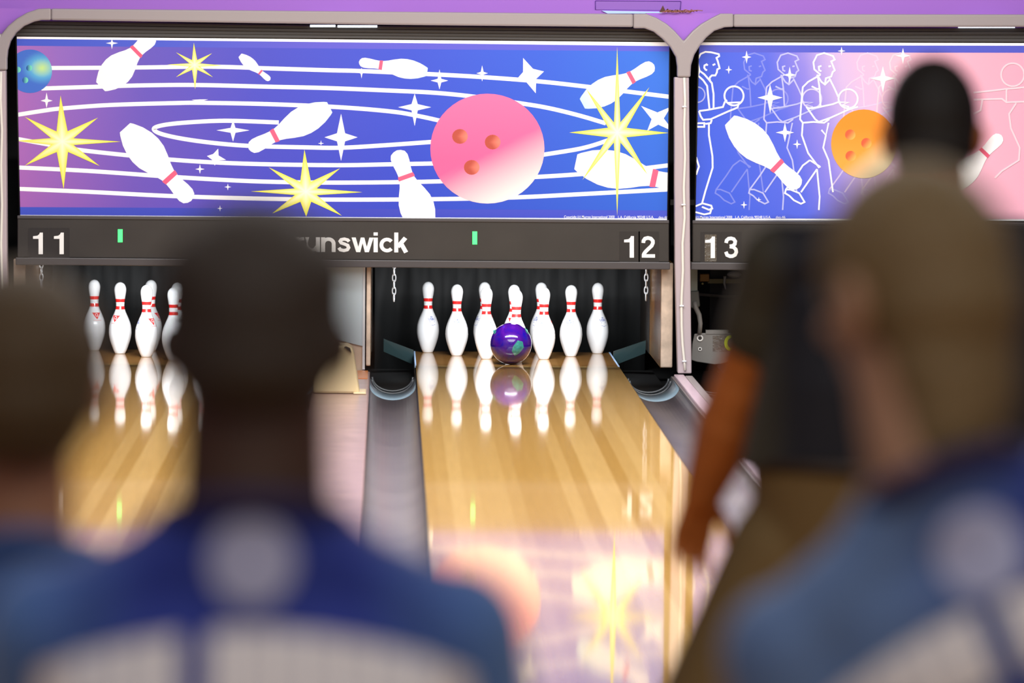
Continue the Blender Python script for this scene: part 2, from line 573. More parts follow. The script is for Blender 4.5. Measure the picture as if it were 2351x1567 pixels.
# beige ball-return hood
zt = U(805, 787, -2.5).z
xr0, xr1 = U(826, 905, -2.6).x, U(811, 800, -2.4).x
t = thing('ball_return_hood', 'beige rounded plastic ball return hood on the capping, beside the middle head', 'hood', (xr0 - 0.1, -2.5, 0.012))
zt = U(800, 786, -2.4).z
sec = [(xr0 - 0.22, 0.013), (xr0, 0.013), (xr1 + 0.008, zt - 0.05), (xr1, zt - 0.015), (xr1 - 0.025, zt), (xr0 - 0.20, zt), (xr0 - 0.22, zt - 0.03)]
MB().prism(sec, -2.62, -2.40).build('shell', M_BEIGE, t, bevel=0.012)
MB().prism([(xr1 - 0.04, zt - 0.008), (xr1 - 0.006, zt - 0.034), (xr1 - 0.012, zt - 0.012), (xr1 - 0.03, zt - 0.004)], -2.632, -2.618).build('slot', M_BLACK, t)
MB().box(xr0 - 0.03, xr0 + 0.03, -2.66, -2.40, 0.013, 0.022).build('foot', M_BEIGE, t, bevel=0.004)


def chain(px, py0, py1, Y, label):
    a, b = U(px, py0, Y), U(px, py1, Y)
    t = thing('hanging_chain', label, 'chain', (a.x, Y, b.z), group='chains hanging in the pits')
    n = max(2, int(round((a.z - b.z) / 0.034)))
    for k in range(n):
        zc_ = a.z - (k + 0.5) * (a.z - b.z) / n
        h = (a.z - b.z) / n * 0.5 + 0.005
        pts = []
        for i in range(14):
            g = 2 * pi * i / 14
            px_, pz_ = 0.009 * cos(g), h * sin(g)
            pts.append((a.x + (px_ if k % 2 == 0 else 0.25 * px_), Y + (0 if k % 2 == 0 else px_), zc_ + pz_))
        MB().tube(pts, 0.0035, 6, closed=True).build('link', M_CHROME, t)
    MB().box(a.x - 0.012, a.x + 0.012, Y - 0.012, Y + 0.012, a.z + 0.0, 0.70).build('hook', M_STEEL, t)
    return t


chain(905, 600, 690, 0.1, 'bright zinc chain hanging at the left of the lane 12 pit')
chain(1484, 600, 688, 0.1, 'bright zinc chain hanging at the right of the lane 12 pit')
chain(95, 600, 672, 0.1, 'bright zinc chain hanging under the number 11')

# ------------------------------------------------------------------ masking frames (traced on their own plane, real depth)
YFR = YM - 0.10


def P(pts, Y=YFR):
    return [U2(u, w, Y) for u, w in pts]


def frame_post(pts_left, pts_post, label, cable=None, joint=None):
    pass


def arc_post(cx, yo, right_only=False):
    """Outline of the Y-shaped junction in the photograph's pixels around its centre line cx."""
    r_in = [(1585, 177), (1586.5, 150), (1594, 126), (1607, 105), (1621, 87), (1640, 71), (1663, 63), (1684, 62)]
    r_out = [(1684, 31), (1654, 31), (1632, 42), (1608, 56), (1590, 71)]
    l_out = [(1549, 71), (1531, 55), (1508, 41), (1484, 31.5), (1454, 31.5)]
    l_in = [(1454, 65), (1480, 65), (1501, 73), (1521, 89), (1539, 108), (1552, 131), (1555, 153), (1555, 177)]
    return r_in + r_out + [(1569.5, 94)] + l_out + l_in


grp = 'masking unit frames'
t = thing('mask_frame_post', 'taupe Y-shaped frame post with white cable between lanes 12 and 13', 'frame post', (U(1570, 858, YFR).x, YFR, 0.012), group=grp)
MB().prism(P(arc_post(0, 0)), YFR - 0.012, YFR + 0.058).build('corner_junction', M_FRAME, t, bevel=0.008)
MB().prism(P([(1548.5, 177), (1582, 177), (1585, 600), (1588, 857), (1556, 857), (1549.5, 600)]), YFR, YFR + 0.09).build('post', M_POST, t, bevel=0.006)
cab = [(1571, 178), (1573, 230), (1571, 290), (1573, 360), (1570, 430), (1572, 500), (1567, 560), (1568, 620), (1565, 680), (1564.5, 702), (1565, 750), (1567, 790), (1571, 829), (1573, 850)]
MB().tube([U(u, w, YFR - 0.006) for u, w in cab], 0.007, 8).build('cable', mat('off_white_cable', (228, 224, 212), 0.5), t)
for (u, w) in ((1565, 702), (1571, 829), (1571, 245), (1569, 470)):
    p = U(u, w, YFR - 0.008)
    MB().box(p.x - 0.011, p.x + 0.011, YFR - 0.016, YFR + 0.001, p.z - 0.004, p.z + 0.004).build('cable_clip', M_CHROME, t, bevel=0.002)

lp = [(40, 160), (16, 160)]
t = thing('mask_frame_post', 'taupe rounded frame post at the far left edge beside lane 11', 'frame post', (U(-2, 858, YFR).x, YFR, 0.012), group=grp)
right_half = [(16, 161), (16, 135), (18, 115), (24, 95), (36, 76), (55, 60), (78, 50), (95, 46.5), (117, 46.5), (117, 19), (88, 20), (62, 29), (38, 43), (18, 60), (2, 80)]
left_half = [(-14, 60), (-36, 44), (-60, 30), (-86, 21), (-117, 20), (-117, 47), (-95, 49), (-70, 56), (-46, 74), (-30, 100), (-18, 135), (-16, 161)]
MB().prism(P(right_half + left_half), YFR - 0.012, YFR + 0.058).build('corner_junction', M_FRAME, t, bevel=0.008)
MB().prism(P([(-16, 161), (13, 161), (16, 600), (24, 852), (-6, 852), (-14, 600)]), YFR, YFR + 0.09).build('post', M_POST, t, bevel=0.006)
cab = [(2, 165), (1, 230), (4, 300), (2, 380), (4, 470), (2, 560), (4, 640), (6, 720), (10, 800), (12, 840)]
MB().tube([U(u, w, YFR - 0.006) for u, w in cab], 0.007, 8).build('cable', MATS['off_white_cable'], t)

tag(MB().prism(P([(117, 19.5), (600, 24), (1000, 27.5), (1454, 32), (1454, 62.5), (1000, 58.5), (600, 53.5), (117, 46.5)]), YFR - 0.008, YFR + 0.07).build('frame_rail', M_FRAME, bevel=0.01),
    'long taupe frame rail above the starry pin artwork of lanes 11 and 12', 'frame rail', 'masking unit rails')
xe = 2860
tag(MB().prism(P([(1684, 32), (2351, 33), (xe, 36), (xe, 66), (2351, 62), (1684, 62)]), YFR - 0.008, YFR + 0.07).build('frame_rail', M_FRAME, bevel=0.01),
    'taupe frame rail above the bowler outline artwork at right', 'frame rail', 'masking unit rails')

# header strips under the rails and the lit slits above them
YH = YM + 0.003


def header(pts_top, pts_bot, label):
    t = thing('header_strip', label, 'header strip', (U(pts_top[0][0] + 300, 70, YH).x, YH, U(700, 80, YH).z), group='charcoal header strips')
    n = 4
    for k in range(n):
        f0, f1 = k / n, (k + 1) / n
        lo = [(a[0], a[1] + (b[1] - a[1]) * f0) for a, b in zip(pts_top, pts_bot)]
        hi = [(a[0], a[1] + (b[1] - a[1]) * f1) for a, b in zip(pts_top, pts_bot)]
        dep = (0.003, 0.007, 0.005, 0.002)[k]
        MB().prism(P(lo + hi[::-1], YH), YH - dep, YH + 0.05).build('slat', M_HEAD, t, bevel=0.003)
    return t


header([(22, 47), (750, 59), (1556, 66)], [(22, 82.5), (750, 88.5), (1556, 95.5)], 'ribbed charcoal header strip above the starry pin artwork')
header([(1584, 66), (2351, 64), (xe, 68)], [(1584, 95.5), (2351, 97), (xe, 98.5)], 'ribbed charcoal header strip above the bowler artwork')
for (ua, ub, w, lb) in ((712, 770, 59.5, 'short lit slit of a fluorescent tube under the left rail'), (775, 866, 60.5, 'longer lit slit of a fluorescent tube under the left rail'),
                        (2200, 2330, 61.5, 'lit slit of a fluorescent tube under the right rail')):
    a, b = U(ua, w, YM - 0.006), U(ub, w, YM - 0.006)
    tag(MB().tube([a, b], 0.0055, 8).build('fluorescent_tube', M_TUBE), lb, 'light tube', 'tubes glowing under the rails')

# ------------------------------------------------------------------ printed artwork
SRGB = lin


class Art:
    """Flat printed figure made of layered inked polygons on one panel plane."""

    def __init__(s, Y, clip):
        s.Y, s.clip, s.layer = Y, clip, 0
        s.v, s.f, s.c = [], [], []

    def _clip(s, pts, cols):
        # Sutherland-Hodgman against the panel's quad (pixel frame), colours interpolated
        P_, C_ = list(pts), list(cols)
        q = s.clip
        for i in range(4):
            a, b = q[i], q[(i + 1) % 4]
            side = lambda p: (b[0] - a[0]) * (p[1] - a[1]) - (b[1] - a[1]) * (p[0] - a[0])
            out, oc = [], []
            for j in range(len(P_)):
                p, pc = P_[j], C_[j]
                r, rc = P_[j - 1], C_[j - 1]
                sp, sr = side(p), side(r)
                if (sp >= 0) != (sr >= 0):
                    t = sr / (sr - sp)
                    out.append((r[0] + (p[0] - r[0]) * t, r[1] + (p[1] - r[1]) * t))
                    oc.append(tuple(x + (y - x) * t for x, y in zip(rc, pc)))
                if sp >= 0:
                    out.append(p); oc.append(pc)
            P_, C_ = out, oc
            if len(P_) < 3:
                return [], []
        return P_, C_

    def poly(s, pts, cols, up=True):
        if not isinstance(cols, list):
            cols = [cols] * len(pts)
        pts, cols = s._clip(pts, cols)
        if len(pts) < 3:
            return
        ar = sum(pts[i][0] * pts[(i + 1) % len(pts)][1] - pts[(i + 1) % len(pts)][0] * pts[i][1] for i in range(len(pts)))
        if ar > 0:           # pixel frame is y-down: make it face the hall
            pts, cols = pts[::-1], cols[::-1]
        y = s.Y - 0.00002 * s.layer
        o = len(s.v)
        for (u, w), c in zip(pts, cols):
            X, Z = U2(u, w, s.Y)
            s.v.append((X, y, Z)); s.c.append(c)
        s.f.append(list(range(o, o + len(pts))))

    def next(s):
        s.layer += 1

    def stroke(s, pts, w, col):
        s.next()
        n = len(pts)
        L_, R_ = [], []
        loop = n > 3 and abs(pts[0][0] - pts[-1][0]) + abs(pts[0][1] - pts[-1][1]) < 1e-6
        for i, p in enumerate(pts):
            a = pts[i - 1] if i else (pts[-2] if loop else pts[0])
            b = pts[i + 1] if i < n - 1 else (pts[1] if loop else pts[-1])
            d1 = (p[0] - a[0], p[1] - a[1]); d2 = (b[0] - p[0], b[1] - p[1])
            if d1 == (0, 0): d1 = d2
            if d2 == (0, 0): d2 = d1
            l1 = sqrt(d1[0] ** 2 + d1[1] ** 2) or 1; l2 = sqrt(d2[0] ** 2 + d2[1] ** 2) or 1
            d1 = (d1[0] / l1, d1[1] / l1); d2 = (d2[0] / l2, d2[1] / l2)
            dx, dy = d1[0] + d2[0], d1[1] + d2[1]
            l = sqrt(dx * dx + dy * dy)
            if l < 0.3:
                dx, dy, l = d1[0], d1[1], 1.0
            k = min(1.5, 2 / l if l > 0.3 else 1)
            nx, ny = -dy / l * w / 2 * k, dx / l * w / 2 * k
            L_.append((p[0] + nx, p[1] + ny)); R_.append((p[0] - nx, p[1] - ny))
        for i in range(n - 1):
            s.poly([L_[i], L_[i + 1], R_[i + 1], R_[i]], col)

    def curve(s, pts, w, col, sub=6):
        q = []
        n = len(pts)
        for i in range(n - 1):
            p0, p1, p2, p3 = pts[max(i - 1, 0)], pts[i], pts[i + 1], pts[min(i + 2, n - 1)]
            for k in range(sub):
                t = k / sub
                q.append(tuple(0.5 * (2 * p1[j] + (p2[j] - p0[j]) * t + (2 * p0[j] - 5 * p1[j] + 4 * p2[j] - p3[j]) * t * t + (3 * p1[j] - p0[j] - 3 * p2[j] + p3[j]) * t ** 3) for j in (0, 1)))
        q.append(pts[-1])
        s.stroke(q, w, col)

    def star(s, c, tips, inner, cc, ct):
        """Pointed star as a fan: centre colour cc, tip colour ct."""
        s.next()
        n = len(tips)
        ring, cols = [], []
        for i, p in enumerate(tips):
            q = tips[(i + 1) % n]
            ring.append(p); cols.append(ct)
            a1, a2 = atan2(p[1] - c[1], p[0] - c[0]), atan2(q[1] - c[1], q[0] - c[0])
            d = (a2 - a1) % (2 * pi)
            am = a1 + d / 2
            ring.append((c[0] + inner * cos(am), c[1] + inner * sin(am)))
            cols.append(tuple(x * 0.06 + y * 0.94 for x, y in zip(cc, ct)))
        for i in range(len(ring)):
            j = (i + 1) % len(ring)
            s.poly([c, ring[i], ring[j]], [cc, cols[i], cols[j]])

    def spark(s, x, y, rx, ru, rd, col=None):
        col = col or SRGB((250, 250, 250))
        s.star((x, y), [(x, y - ru), (x + rx, y), (x, y + rd), (x - rx, y)], (rx + ru + rd) / 3 * 0.27, col, col)

    def disc(s, c, rx, ry, fn, nr=10, na=40):
        s.next()
        for i in range(nr):
            for k in range(na):
                q = []
                for (ii, kk) in ((i, k), (i + 1, k), (i + 1, k + 1), (i, k + 1)):
                    r = ii / nr; a = 2 * pi * kk / na
                    q.append((r * cos(a), r * sin(a)))
                if i == 0:
                    q = q[1:]
                    q = [(0, 0)] + q[:2]
                s.poly([(c[0] + p[0] * rx, c[1] + p[1] * ry) for p in q], [fn(*p) for p in q])

    def grid(s, x0, x1, y0, y1, nx, ny, fn):
        for i in range(nx):
            for j in range(ny):
                q = [(x0 + (x1 - x0) * a / nx, y0 + (y1 - y0) * b / ny) for a, b in ((i, j), (i + 1, j), (i + 1, j + 1), (i, j + 1))]
                s.poly(q, [fn(*p) for p in q])

    def pin(s, base, tip, width, cb=(250, 250, 248), ct=(252, 252, 252), band=0.655):
        prof = [(0, .40), (.03, .52), (.12, .78), (.22, .95), (.31, 1.0), (.40, .95), (.5, .76), (.58, .57), (.65, .45), (.70, .42), (.77, .44), (.85, .50), (.92, .51), (.965, .42), (.99, .22), (1, 0)]
        dx, dy = tip[0] - base[0], tip[1] - base[1]
        l = sqrt(dx * dx + dy * dy)
        ux, uy = dx / l, dy / l
        cb, ct = SRGB(cb), SRGB(ct)
        pt = lambda t, r: (base[0] + dx * t - uy * r * width / 2, base[1] + dy * t + ux * r * width / 2)
        s.next()
        for (t0, r0), (t1, r1) in zip(prof, prof[1:]):
            c0 = tuple(a + (b - a) * min(1, t0 * 1.6) for a, b in zip(cb, ct)); c1 = tuple(a + (b - a) * min(1, t1 * 1.6) for a, b in zip(cb, ct))
            s.poly([pt(t0, r0), pt(t1, r1), pt(t1, -r1), pt(t0, -r0)], [c0, c1, c1, c0])
        s.next()
        s.poly([pt(band, .47), pt(band + .01, .49), pt(band + .05, .45), pt(band + .05, -.45), pt(band + .01, -.49), pt(band, -.47), pt(band - .0, -.47)], SRGB((240, 96, 130)))

    def text(s, body, u0, u1, wbase, hpx, col):
        cu = bpy.data.curves.new('lettering_source', 'FONT')
        cu.body = body; cu.offset = 0.012
        ob = bpy.data.objects.new('lettering_source', cu); COL.objects.link(ob)
        dg = bpy.context.evaluated_depsgraph_get()
        me = bpy.data.meshes.new_from_object(ob.evaluated_get(dg))
        xs = [v.co.x for v in me.vertices]
        sx = (u1 - u0) / (max(xs) - min(xs))
        sy = hpx / 0.70
        y = s.Y - 0.00002 * s.layer
        o = len(s.v)
        for v in me.vertices:
            X, Z = U2(u0 + (v.co.x - min(xs)) * sx, wbase + (u0 - 1295) * 0.0 - v.co.y * sy, s.Y)
            s.v.append((X, y, Z)); s.c.append(SRGB(col))
        for p in me.polygons:
            s.f.append([o + i for i in p.vertices])
        bpy.data.objects.remove(ob); bpy.data.meshes.remove(me); bpy.data.curves.remove(cu)

    def build(s, name, parent):
        me = bpy.data.meshes.new(name)
        off = parent_loc(parent)
        me.from_pydata([(x - off[0], y - off[1], z - off[2]) for x, y, z in s.v], [], s.f)
        at = me.color_attributes.new('ink', 'FLOAT_COLOR', 'POINT')
        for i, c in enumerate(s.c):
            at.data[i].color = (*c, 1)
        me.materials.append(M_PRINT)
        me.update()
        o = bpy.data.objects.new(name, me); COL.objects.link(o); o.parent = parent
        return o


def mixc(a, b, t):
    t = max(0.0, min(1.0, t))
    return tuple(x + (y - x) * t for x, y in zip(a, b))


def ramp(stops):
    st = [(t, SRGB(c)) for t, c in stops]

    def fn(x):
        if x <= st[0][0]:
            return st[0][1]
        for (a, ca), (b, cb) in zip(st, st[1:]):
            if x <= b:
                return mixc(ca, cb, (x - a) / (b - a))
        return st[-1][1]
    return fn


WHT = SRGB((252, 252, 252))
YEL = SRGB((246, 240, 44))
# ---- sign of lanes 11 / 12
quad = [(37, 84), (1538, 97), (1533, 505), (45, 497)]
A = Art(YM, quad)
t1 = thing('masking_sign', 'blue and purple printed sign with flying pins, yellow stars and pink ball', 'sign', (U(790, 497, YM).x, YM, U(790, 500, YM).z), group='printed masking signs')
bgr = ramp([(40, (176, 112, 190)), (130, (150, 108, 196)), (330, (104, 88, 190)), (600, (76, 80, 196)), (950, (62, 84, 206)), (1250, (56, 96, 214)), (1540, (54, 118, 222))])
bgb = ramp([(40, (166, 100, 180)), (300, (110, 82, 182)), (600, (70, 70, 186)), (950, (48, 68, 190)), (1250, (46, 84, 198)), (1540, (44, 98, 206))])


def bg1(u, w):
    return mixc(bgr(u), bgb(u), (w - 90) / 400)


A.grid(30, 1545, 80, 510, 60, 10, bg1)
A.next()
stripe_t = ramp([(40, (70, 92, 206)), (330, (74, 92, 206)), (700, (96, 92, 204)), (1540, (92, 96, 212))])
stripe_b = ramp([(40, (66, 84, 196)), (600, (62, 66, 178)), (1540, (70, 84, 200))])
for i in range(40):
    ua, ub = 30 + i * 38, 30 + (i + 1) * 38
    ya = lambda u: 84 + (u - 37) * 13 / 1500
    yb = lambda u: 497 + (u - 45) * 8 / 1490
    A.poly([(ua, ya(ua) + 4), (ub, ya(ub) + 4), (ub, ya(ub) + 21), (ua, ya(ua) + 21)], [stripe_t(ua), stripe_t(ub), stripe_t(ub), stripe_t(ua)])
    A.poly([(ua, yb(ua) - 22), (ub, yb(ub) - 22), (ub, yb(ub) - 4), (ua, yb(ua) - 4)], [stripe_b(ua), stripe_b(ub), stripe_b(ub), stripe_b(ua)])
A.next()
A.poly([(30, 84), (790, 90.5), (1545, 96), (1545, 106), (790, 97), (30, 89)], WHT)
A.poly([(40, 493), (790, 498), (1545, 501.5), (1545, 510), (790, 506), (40, 502)], WHT)
lw = 9.5
for pts in (
    [(115, 156), (300, 155), (480, 153), (620, 157), (750, 161), (830, 163), (985, 170), (1110, 177), (1240, 187), (1340, 198), (1440, 210), (1545, 223)],
    [(95, 203), (220, 199), (320, 196), (450, 195), (620, 199), (750, 202), (900, 208), (1000, 213), (1090, 222), (1195, 237), (1260, 248), (1330, 265), (1391, 283)],
    [(36, 264), (100, 254), (140, 249), (250, 241), (400, 236.5), (470, 236), (620, 239), (780, 246), (900, 256), (960, 266), (1015, 278)],
    [(640, 281), (520, 277), (430, 281), (375, 287), (353, 296), (376, 309), (450, 323), (560, 334), (700, 338), (780, 339), (872, 334), (1000, 325)],
    [(36, 318), (130, 335), (190, 345), (300, 357), (390, 366), (500, 373), (620, 377), (780, 379), (893, 377), (1000, 375)],
    [(36, 384), (200, 392), (370, 404), (500, 412), (620, 417), (780, 419), (1011, 416), (1230, 406), (1340, 399)],
    [(36, 433), (200, 440), (400, 450), (620, 456), (780, 458), (991, 457), (1179, 453), (1342, 445), (1545, 434)],
    [(1240, 356), (1322, 343), (1363, 333), (1395, 322)],
    [(1481, 386), (1545, 378)],
):
    A.curve(pts, lw, WHT)
for a_ in ((257, 99, 14, 10, 14), (107, 231, 14, 19, 17), (459, 388, 11, 11, 11), (523, 429, 8, 8, 8), (505, 478, 6, 7, 7), (535, 299, 38, 24, 26), (783, 315, 38, 54, 54),
           (737, 329, 7, 7, 5), (952, 246, 38, 31, 43), (1009, 185, 20, 26, 20), (1107, 168, 13, 18, 19), (830, 167, 6, 12, 13)):
    A.spark(*a_)
A.star((1216, 173), [(1201, 133), (1249, 164), (1230, 214), (1187, 181)], 17, WHT, WHT)
A.star((494, 361), [(501, 341), (519, 367), (493, 380), (475, 358)], 9, WHT, WHT)
A.star((1510, 272), [(1472, 243), (1540, 245), (1547, 302), (1486, 300)], 14, WHT, WHT)
A.star((460, 231), [(440, 229), (478, 228), (462, 235)], 3, WHT, WHT)
for (b_, t_, w_, cb) in (((231, 199), (352, 80), 72, (250, 250, 248)), ((551, 127), (620, 184), 26, (250, 250, 250)), ((287, 293), (439, 461), 80, (250, 250, 248)),
                         ((757, 246), (571, 342), 66, (214, 240, 246)), ((981, 165), (824, 142), 45, (206, 238, 246)), ((1337, 238), (1502, 149), 62, (196, 236, 246)),
                         ((1322, 371), (1586, 427), 86, (250, 250, 250)), ((978, 534), (911, 345), 80, (250, 250, 250))):
    A.pin(b_, t_, w_, cb)
pk, pk2, cr = SRGB((250, 116, 164)), SRGB((240, 98, 150)), SRGB((255, 244, 234))


def pink(x, y):
    g = (x * 0.45 + y * 0.85)
    base = mixc(pk, pk2, (y + 1) / 1.2)
    return mixc(base, cr, (g - 0.08) / 0.95)


A.disc((1119, 341), 131, 126, pink, 12, 48)
yb1 = SRGB((66, 112, 206))


def bluebal(x, y):
    d = sqrt((x - .55) ** 2 + ((y + .15) * 1.25) ** 2)
    return mixc(SRGB((206, 240, 130)), mixc(SRGB((96, 186, 226)), yb1, (d - .45) / .5), d / .55)


A.disc((69, 163.5), 50.5, 50, bluebal, 10, 40)
A.next()


def hole(x, y):
    return mixc(SRGB((232, 130, 110)), SRGB((184, 78, 62)), (0.6 - x * 0.9 + abs(y) * .6))


for c_ in ((1056, 313), (1131, 326), (1083, 384)):
    A.disc(c_, 18, 17, hole, 4, 20)
hb = lambda x, y: mixc(SRGB((120, 226, 190)), SRGB((36, 84, 160)), 0.5 - x * 0.8)
for c_, r_ in (((67, 156), 7), ((58, 184), 7), ((41, 160), 7)):
    A.disc(c_, r_, r_, hb, 3, 14)
A.next()
for c_, tips in (
    ((143, 325), [(139, 219), (225, 270), (277, 325), (229, 381), (146, 434), (57, 380), (38, 323), (57, 268)]),
    ((447, 149), [(445, 98), (487, 122), (510, 150), (489, 177), (448, 205), (404, 177), (384, 148), (404, 120)]),
    ((702, 440), [(699, 343), (781, 386), (832, 441), (785, 495), (703, 497), (624, 490), (576, 439), (617, 384)]),
    ((1417, 304), [(1417, 107), (1491, 200), (1535, 305), (1487, 401), (1417, 495), (1337, 413), (1307, 304), (1345, 203)]),
):
    R_ = abs(tips[2][0] - c_[0])
    A.star(c_, tips, R_ * 0.2, SRGB((255, 253, 225)), YEL)
A.next()
A.text('Copyright (c) Murrey International 2000', 1295, 1411, 500.5, 6.0, (245, 245, 250))
A.text('L.A. California 90248 U.S.A.', 1419, 1501, 501, 6.0, (245, 245, 250))
A.text('des-46', 1512, 1533, 501.5, 6.0, (225, 225, 245))
A.build('printed_face', t1)
MB().prism(P(quad, YM), YM + 0.0006, YM + 0.03).build('backing_board', M_HEAD, t1)
for a_, b_ in (((37, 84), (45, 497)), ((1538, 97), (1533, 505))):
    p, q = U(*a_, YM), U(*b_, YM)
    MB().tube([p, q], 0.004, 6).build('side_trim', M_BLACK, t1)

# ---- sign of lanes 13 / 14
quad2 = [(1604, 97), (2858, 100), (2850, 508), (1595, 505)]
B = Art(YM, quad2)
t2 = thing('masking_sign', 'blue to pink printed sign with white outlined bowlers and an orange ball', 'sign', (U(2200, 497, YM).x, YM, U(2200, 500, YM).z), group='printed masking signs')
b2 = ramp([(0, (62, 92, 214)), (170, (84, 102, 220)), (250, (140, 130, 222)), (330, (210, 184, 226)), (460, (242, 192, 212)), (640, (246, 180, 200)), (1300, (240, 160, 190))])


def bg2(u, w):
    return b2((u - 1595) - (w - 110) * 0.28 + 12)


B.grid(1590, 2880, 92, 512, 60, 14, bg2)
B.next()
B.poly([(1590, 103), (2880, 106), (2880, 122), (1590, 120)], SRGB((84, 92, 204)))
B.next()
B.poly([(1590, 95), (2880, 97), (2880, 106), (1590, 103.5)], WHT)
B.poly([(1590, 501), (2880, 504), (2880, 510), (1590, 507)], WHT)


def cv6(pts):
    return [(x / 3.732 + 1590, y / 3.732 + 90) for x, y in pts]


def cv3(pts, dx=0):
    return [(x / 2.449 + 1500 + dx, y / 2.449) for x, y in pts]


def ring(c, r, n=26):
    return [(c[0] + r * cos(2 * pi * k / n), c[1] + r * sin(2 * pi * k / n)) for k in range(n + 1)]


walker = [
    [(940, 420), (905, 390), (900, 350), (920, 310), (960, 298), (1010, 315), (1020, 335), (1000, 345), (1008, 365), (1020, 395), (1008, 405), (1000, 430), (970, 440), (965, 470)],
    [(945, 370), (930, 375), (932, 395), (945, 400)], [(985, 374), (998, 371)],
    [(920, 420), (945, 460), (965, 475), (990, 450)],
    [(940, 420), (870, 460), (840, 490), (830, 600), (825, 670), (840, 690), (900, 685), (960, 690), (990, 670)],
    [(925, 430), (935, 500), (940, 600)], [(990, 440), (1020, 500), (1040, 545)], [(890, 485), (920, 500), (935, 500)],
    [(860, 600), (910, 670), (930, 685), (1000, 660), (1100, 615), (1150, 600)], [(870, 610), (940, 600), (1010, 585), (1050, 570)],
    [(1045, 575), (1100, 575), (1060, 590), (1100, 600)],
    ring((1095, 555), 54),
    [(840, 690), (835, 760), (870, 860), (930, 940), (940, 935)], [(985, 690), (970, 760), (945, 730)], [(970, 760), (955, 830), (985, 900), (1010, 1080)],
    [(880, 900), (840, 930), (800, 990), (745, 1065)], [(880, 900), (935, 935)], [(920, 950), (830, 1080)], [(920, 950), (935, 1105), (930, 1180)],
    [(745, 1065), (740, 1085), (765, 1100), (790, 1125), (830, 1145), (850, 1135), (820, 1085), (770, 1065), (745, 1065)],
]
for dx, al in ((-160, 0.14), (100, 0.22), (175, 0.3)):
    for st in walker:
        p = cv3(st, dx)
        B.stroke(p, 3.2, mixc(bg2(*p[0]), WHT, al))
B.next()
for st in walker:
    p = cv3(st, -83)
    B.stroke(p, 3.4, mixc(bg2(*p[0]), WHT, 0.42))
B.next()
for st in walker:
    B.stroke(cv3(st), 3.8, WHT)
fig1 = [
    [(45, 310), (60, 270), (48, 220), (45, 170), (70, 125), (110, 108), (160, 112), (225, 128), (228, 145), (205, 160), (215, 185), (232, 248), (212, 258), (208, 285), (195, 310), (165, 310), (145, 330)],
    [(130, 225), (120, 215), (102, 225), (100, 245), (112, 262), (125, 265)], [(172, 222), (195, 212)],
    [(60, 270), (100, 300), (165, 375), (180, 470), (180, 590)], [(45, 310), (90, 350), (125, 400), (135, 500), (145, 600)], [(145, 330), (150, 360), (165, 375)],
    [(55, 615), (130, 605), (260, 580), (275, 540), (295, 520)], [(55, 615), (70, 660), (90, 690), (155, 685), (300, 620), (385, 585), (400, 540), (300, 545)],
    ring((355, 485), 82), [(35, 720), (100, 718), (100, 750), (35, 750), (35, 720)], [(110, 725), (155, 718), (165, 690)],
    [(140, 720), (140, 820), (170, 1000), (172, 1100), (110, 1300), (80, 1410)],
    [(25, 1430), (85, 1405), (160, 1425), (168, 1450), (140, 1460), (80, 1435)], [(25, 1480), (100, 1500), (150, 1490), (160, 1460)],
    [(30, 1010), (55, 1090), (30, 1160)],
]
for st in fig1:
    B.stroke(cv6(st), 4.0, WHT)
B.stroke(cv6(ring((40, 475), 66)), 3, mixc(bg2(1600, 220), WHT, .35))
for st in ([(1800, 520), (1900, 510), (1980, 500), (2120, 488)], [(1800, 560), (1960, 555), (1985, 575), (2120, 570)], [(1985, 500), (1985, 575)],
           [(2040, 580), (2000, 640), (2010, 720), (2060, 830), (2055, 900), (1960, 960), (1920, 1000)], [(1850, 560), (1840, 620), (1800, 640)],
           ring((2020, 420), 65)):
    p = cv3(st)
    B.stroke(p, 4, mixc(bg2(*p[0]), WHT, 0.45))
B.pin((1675, 276), (1836, 430), 76)
B.pin((2178, 436), (2299, 310), 56, (240, 240, 232))
orange = lambda x, y: mixc(mixc(SRGB((244, 146, 40)), SRGB((246, 166, 66)), y + .5), SRGB((255, 236, 190)), (x * .6 + y * .75 - .15) / .7)
B.disc((1983, 330), 75, 79, orange, 10, 40)
B.next()
oh = lambda x, y: mixc(SRGB((255, 196, 96)), SRGB((232, 96, 60)), .75 - x * .5 - y * .4)
for c_ in ((1952, 309), (1989, 328.5), (1953, 358)):
    B.disc(c_, 12, 12, oh, 3, 18)
for a_ in ((1714, 131, 11, 15, 15), (1673, 160, 8, 10, 10), (1768, 224, 29, 30, 36), (1813, 172, 15, 19, 18), (1802, 304, 21, 23, 22), (1830, 331, 10, 11, 11), (1932, 117, 9, 10, 10),
           (2073, 128, 18, 18, 19), (2027, 180, 29, 28, 33), (1708, 470, 8, 9, 9), (1742, 458, 6, 6, 6)):
    B.spark(*a_)
B.text('(c) Murrey International 2000', 1597, 1681, 501, 6.0, (245, 245, 250))
B.text('L.A. California 90248 U.S.A.', 1688, 1770, 501, 6.0, (245, 245, 250))
B.text('des-46', 1781, 1803, 501, 6.0, (225, 225, 245))
B.build('printed_face', t2)
MB().prism(P(quad2, YM), YM + 0.0006, YM + 0.03).build('backing_board', M_HEAD, t2)
p, q = U(1604, 97, YM), U(1595, 505, YM)
MB().tube([p, q], 0.004, 6).build('side_trim', M_BLACK, t2)

# ------------------------------------------------------------------ valances with lane numbers
YV = YM - 0.06


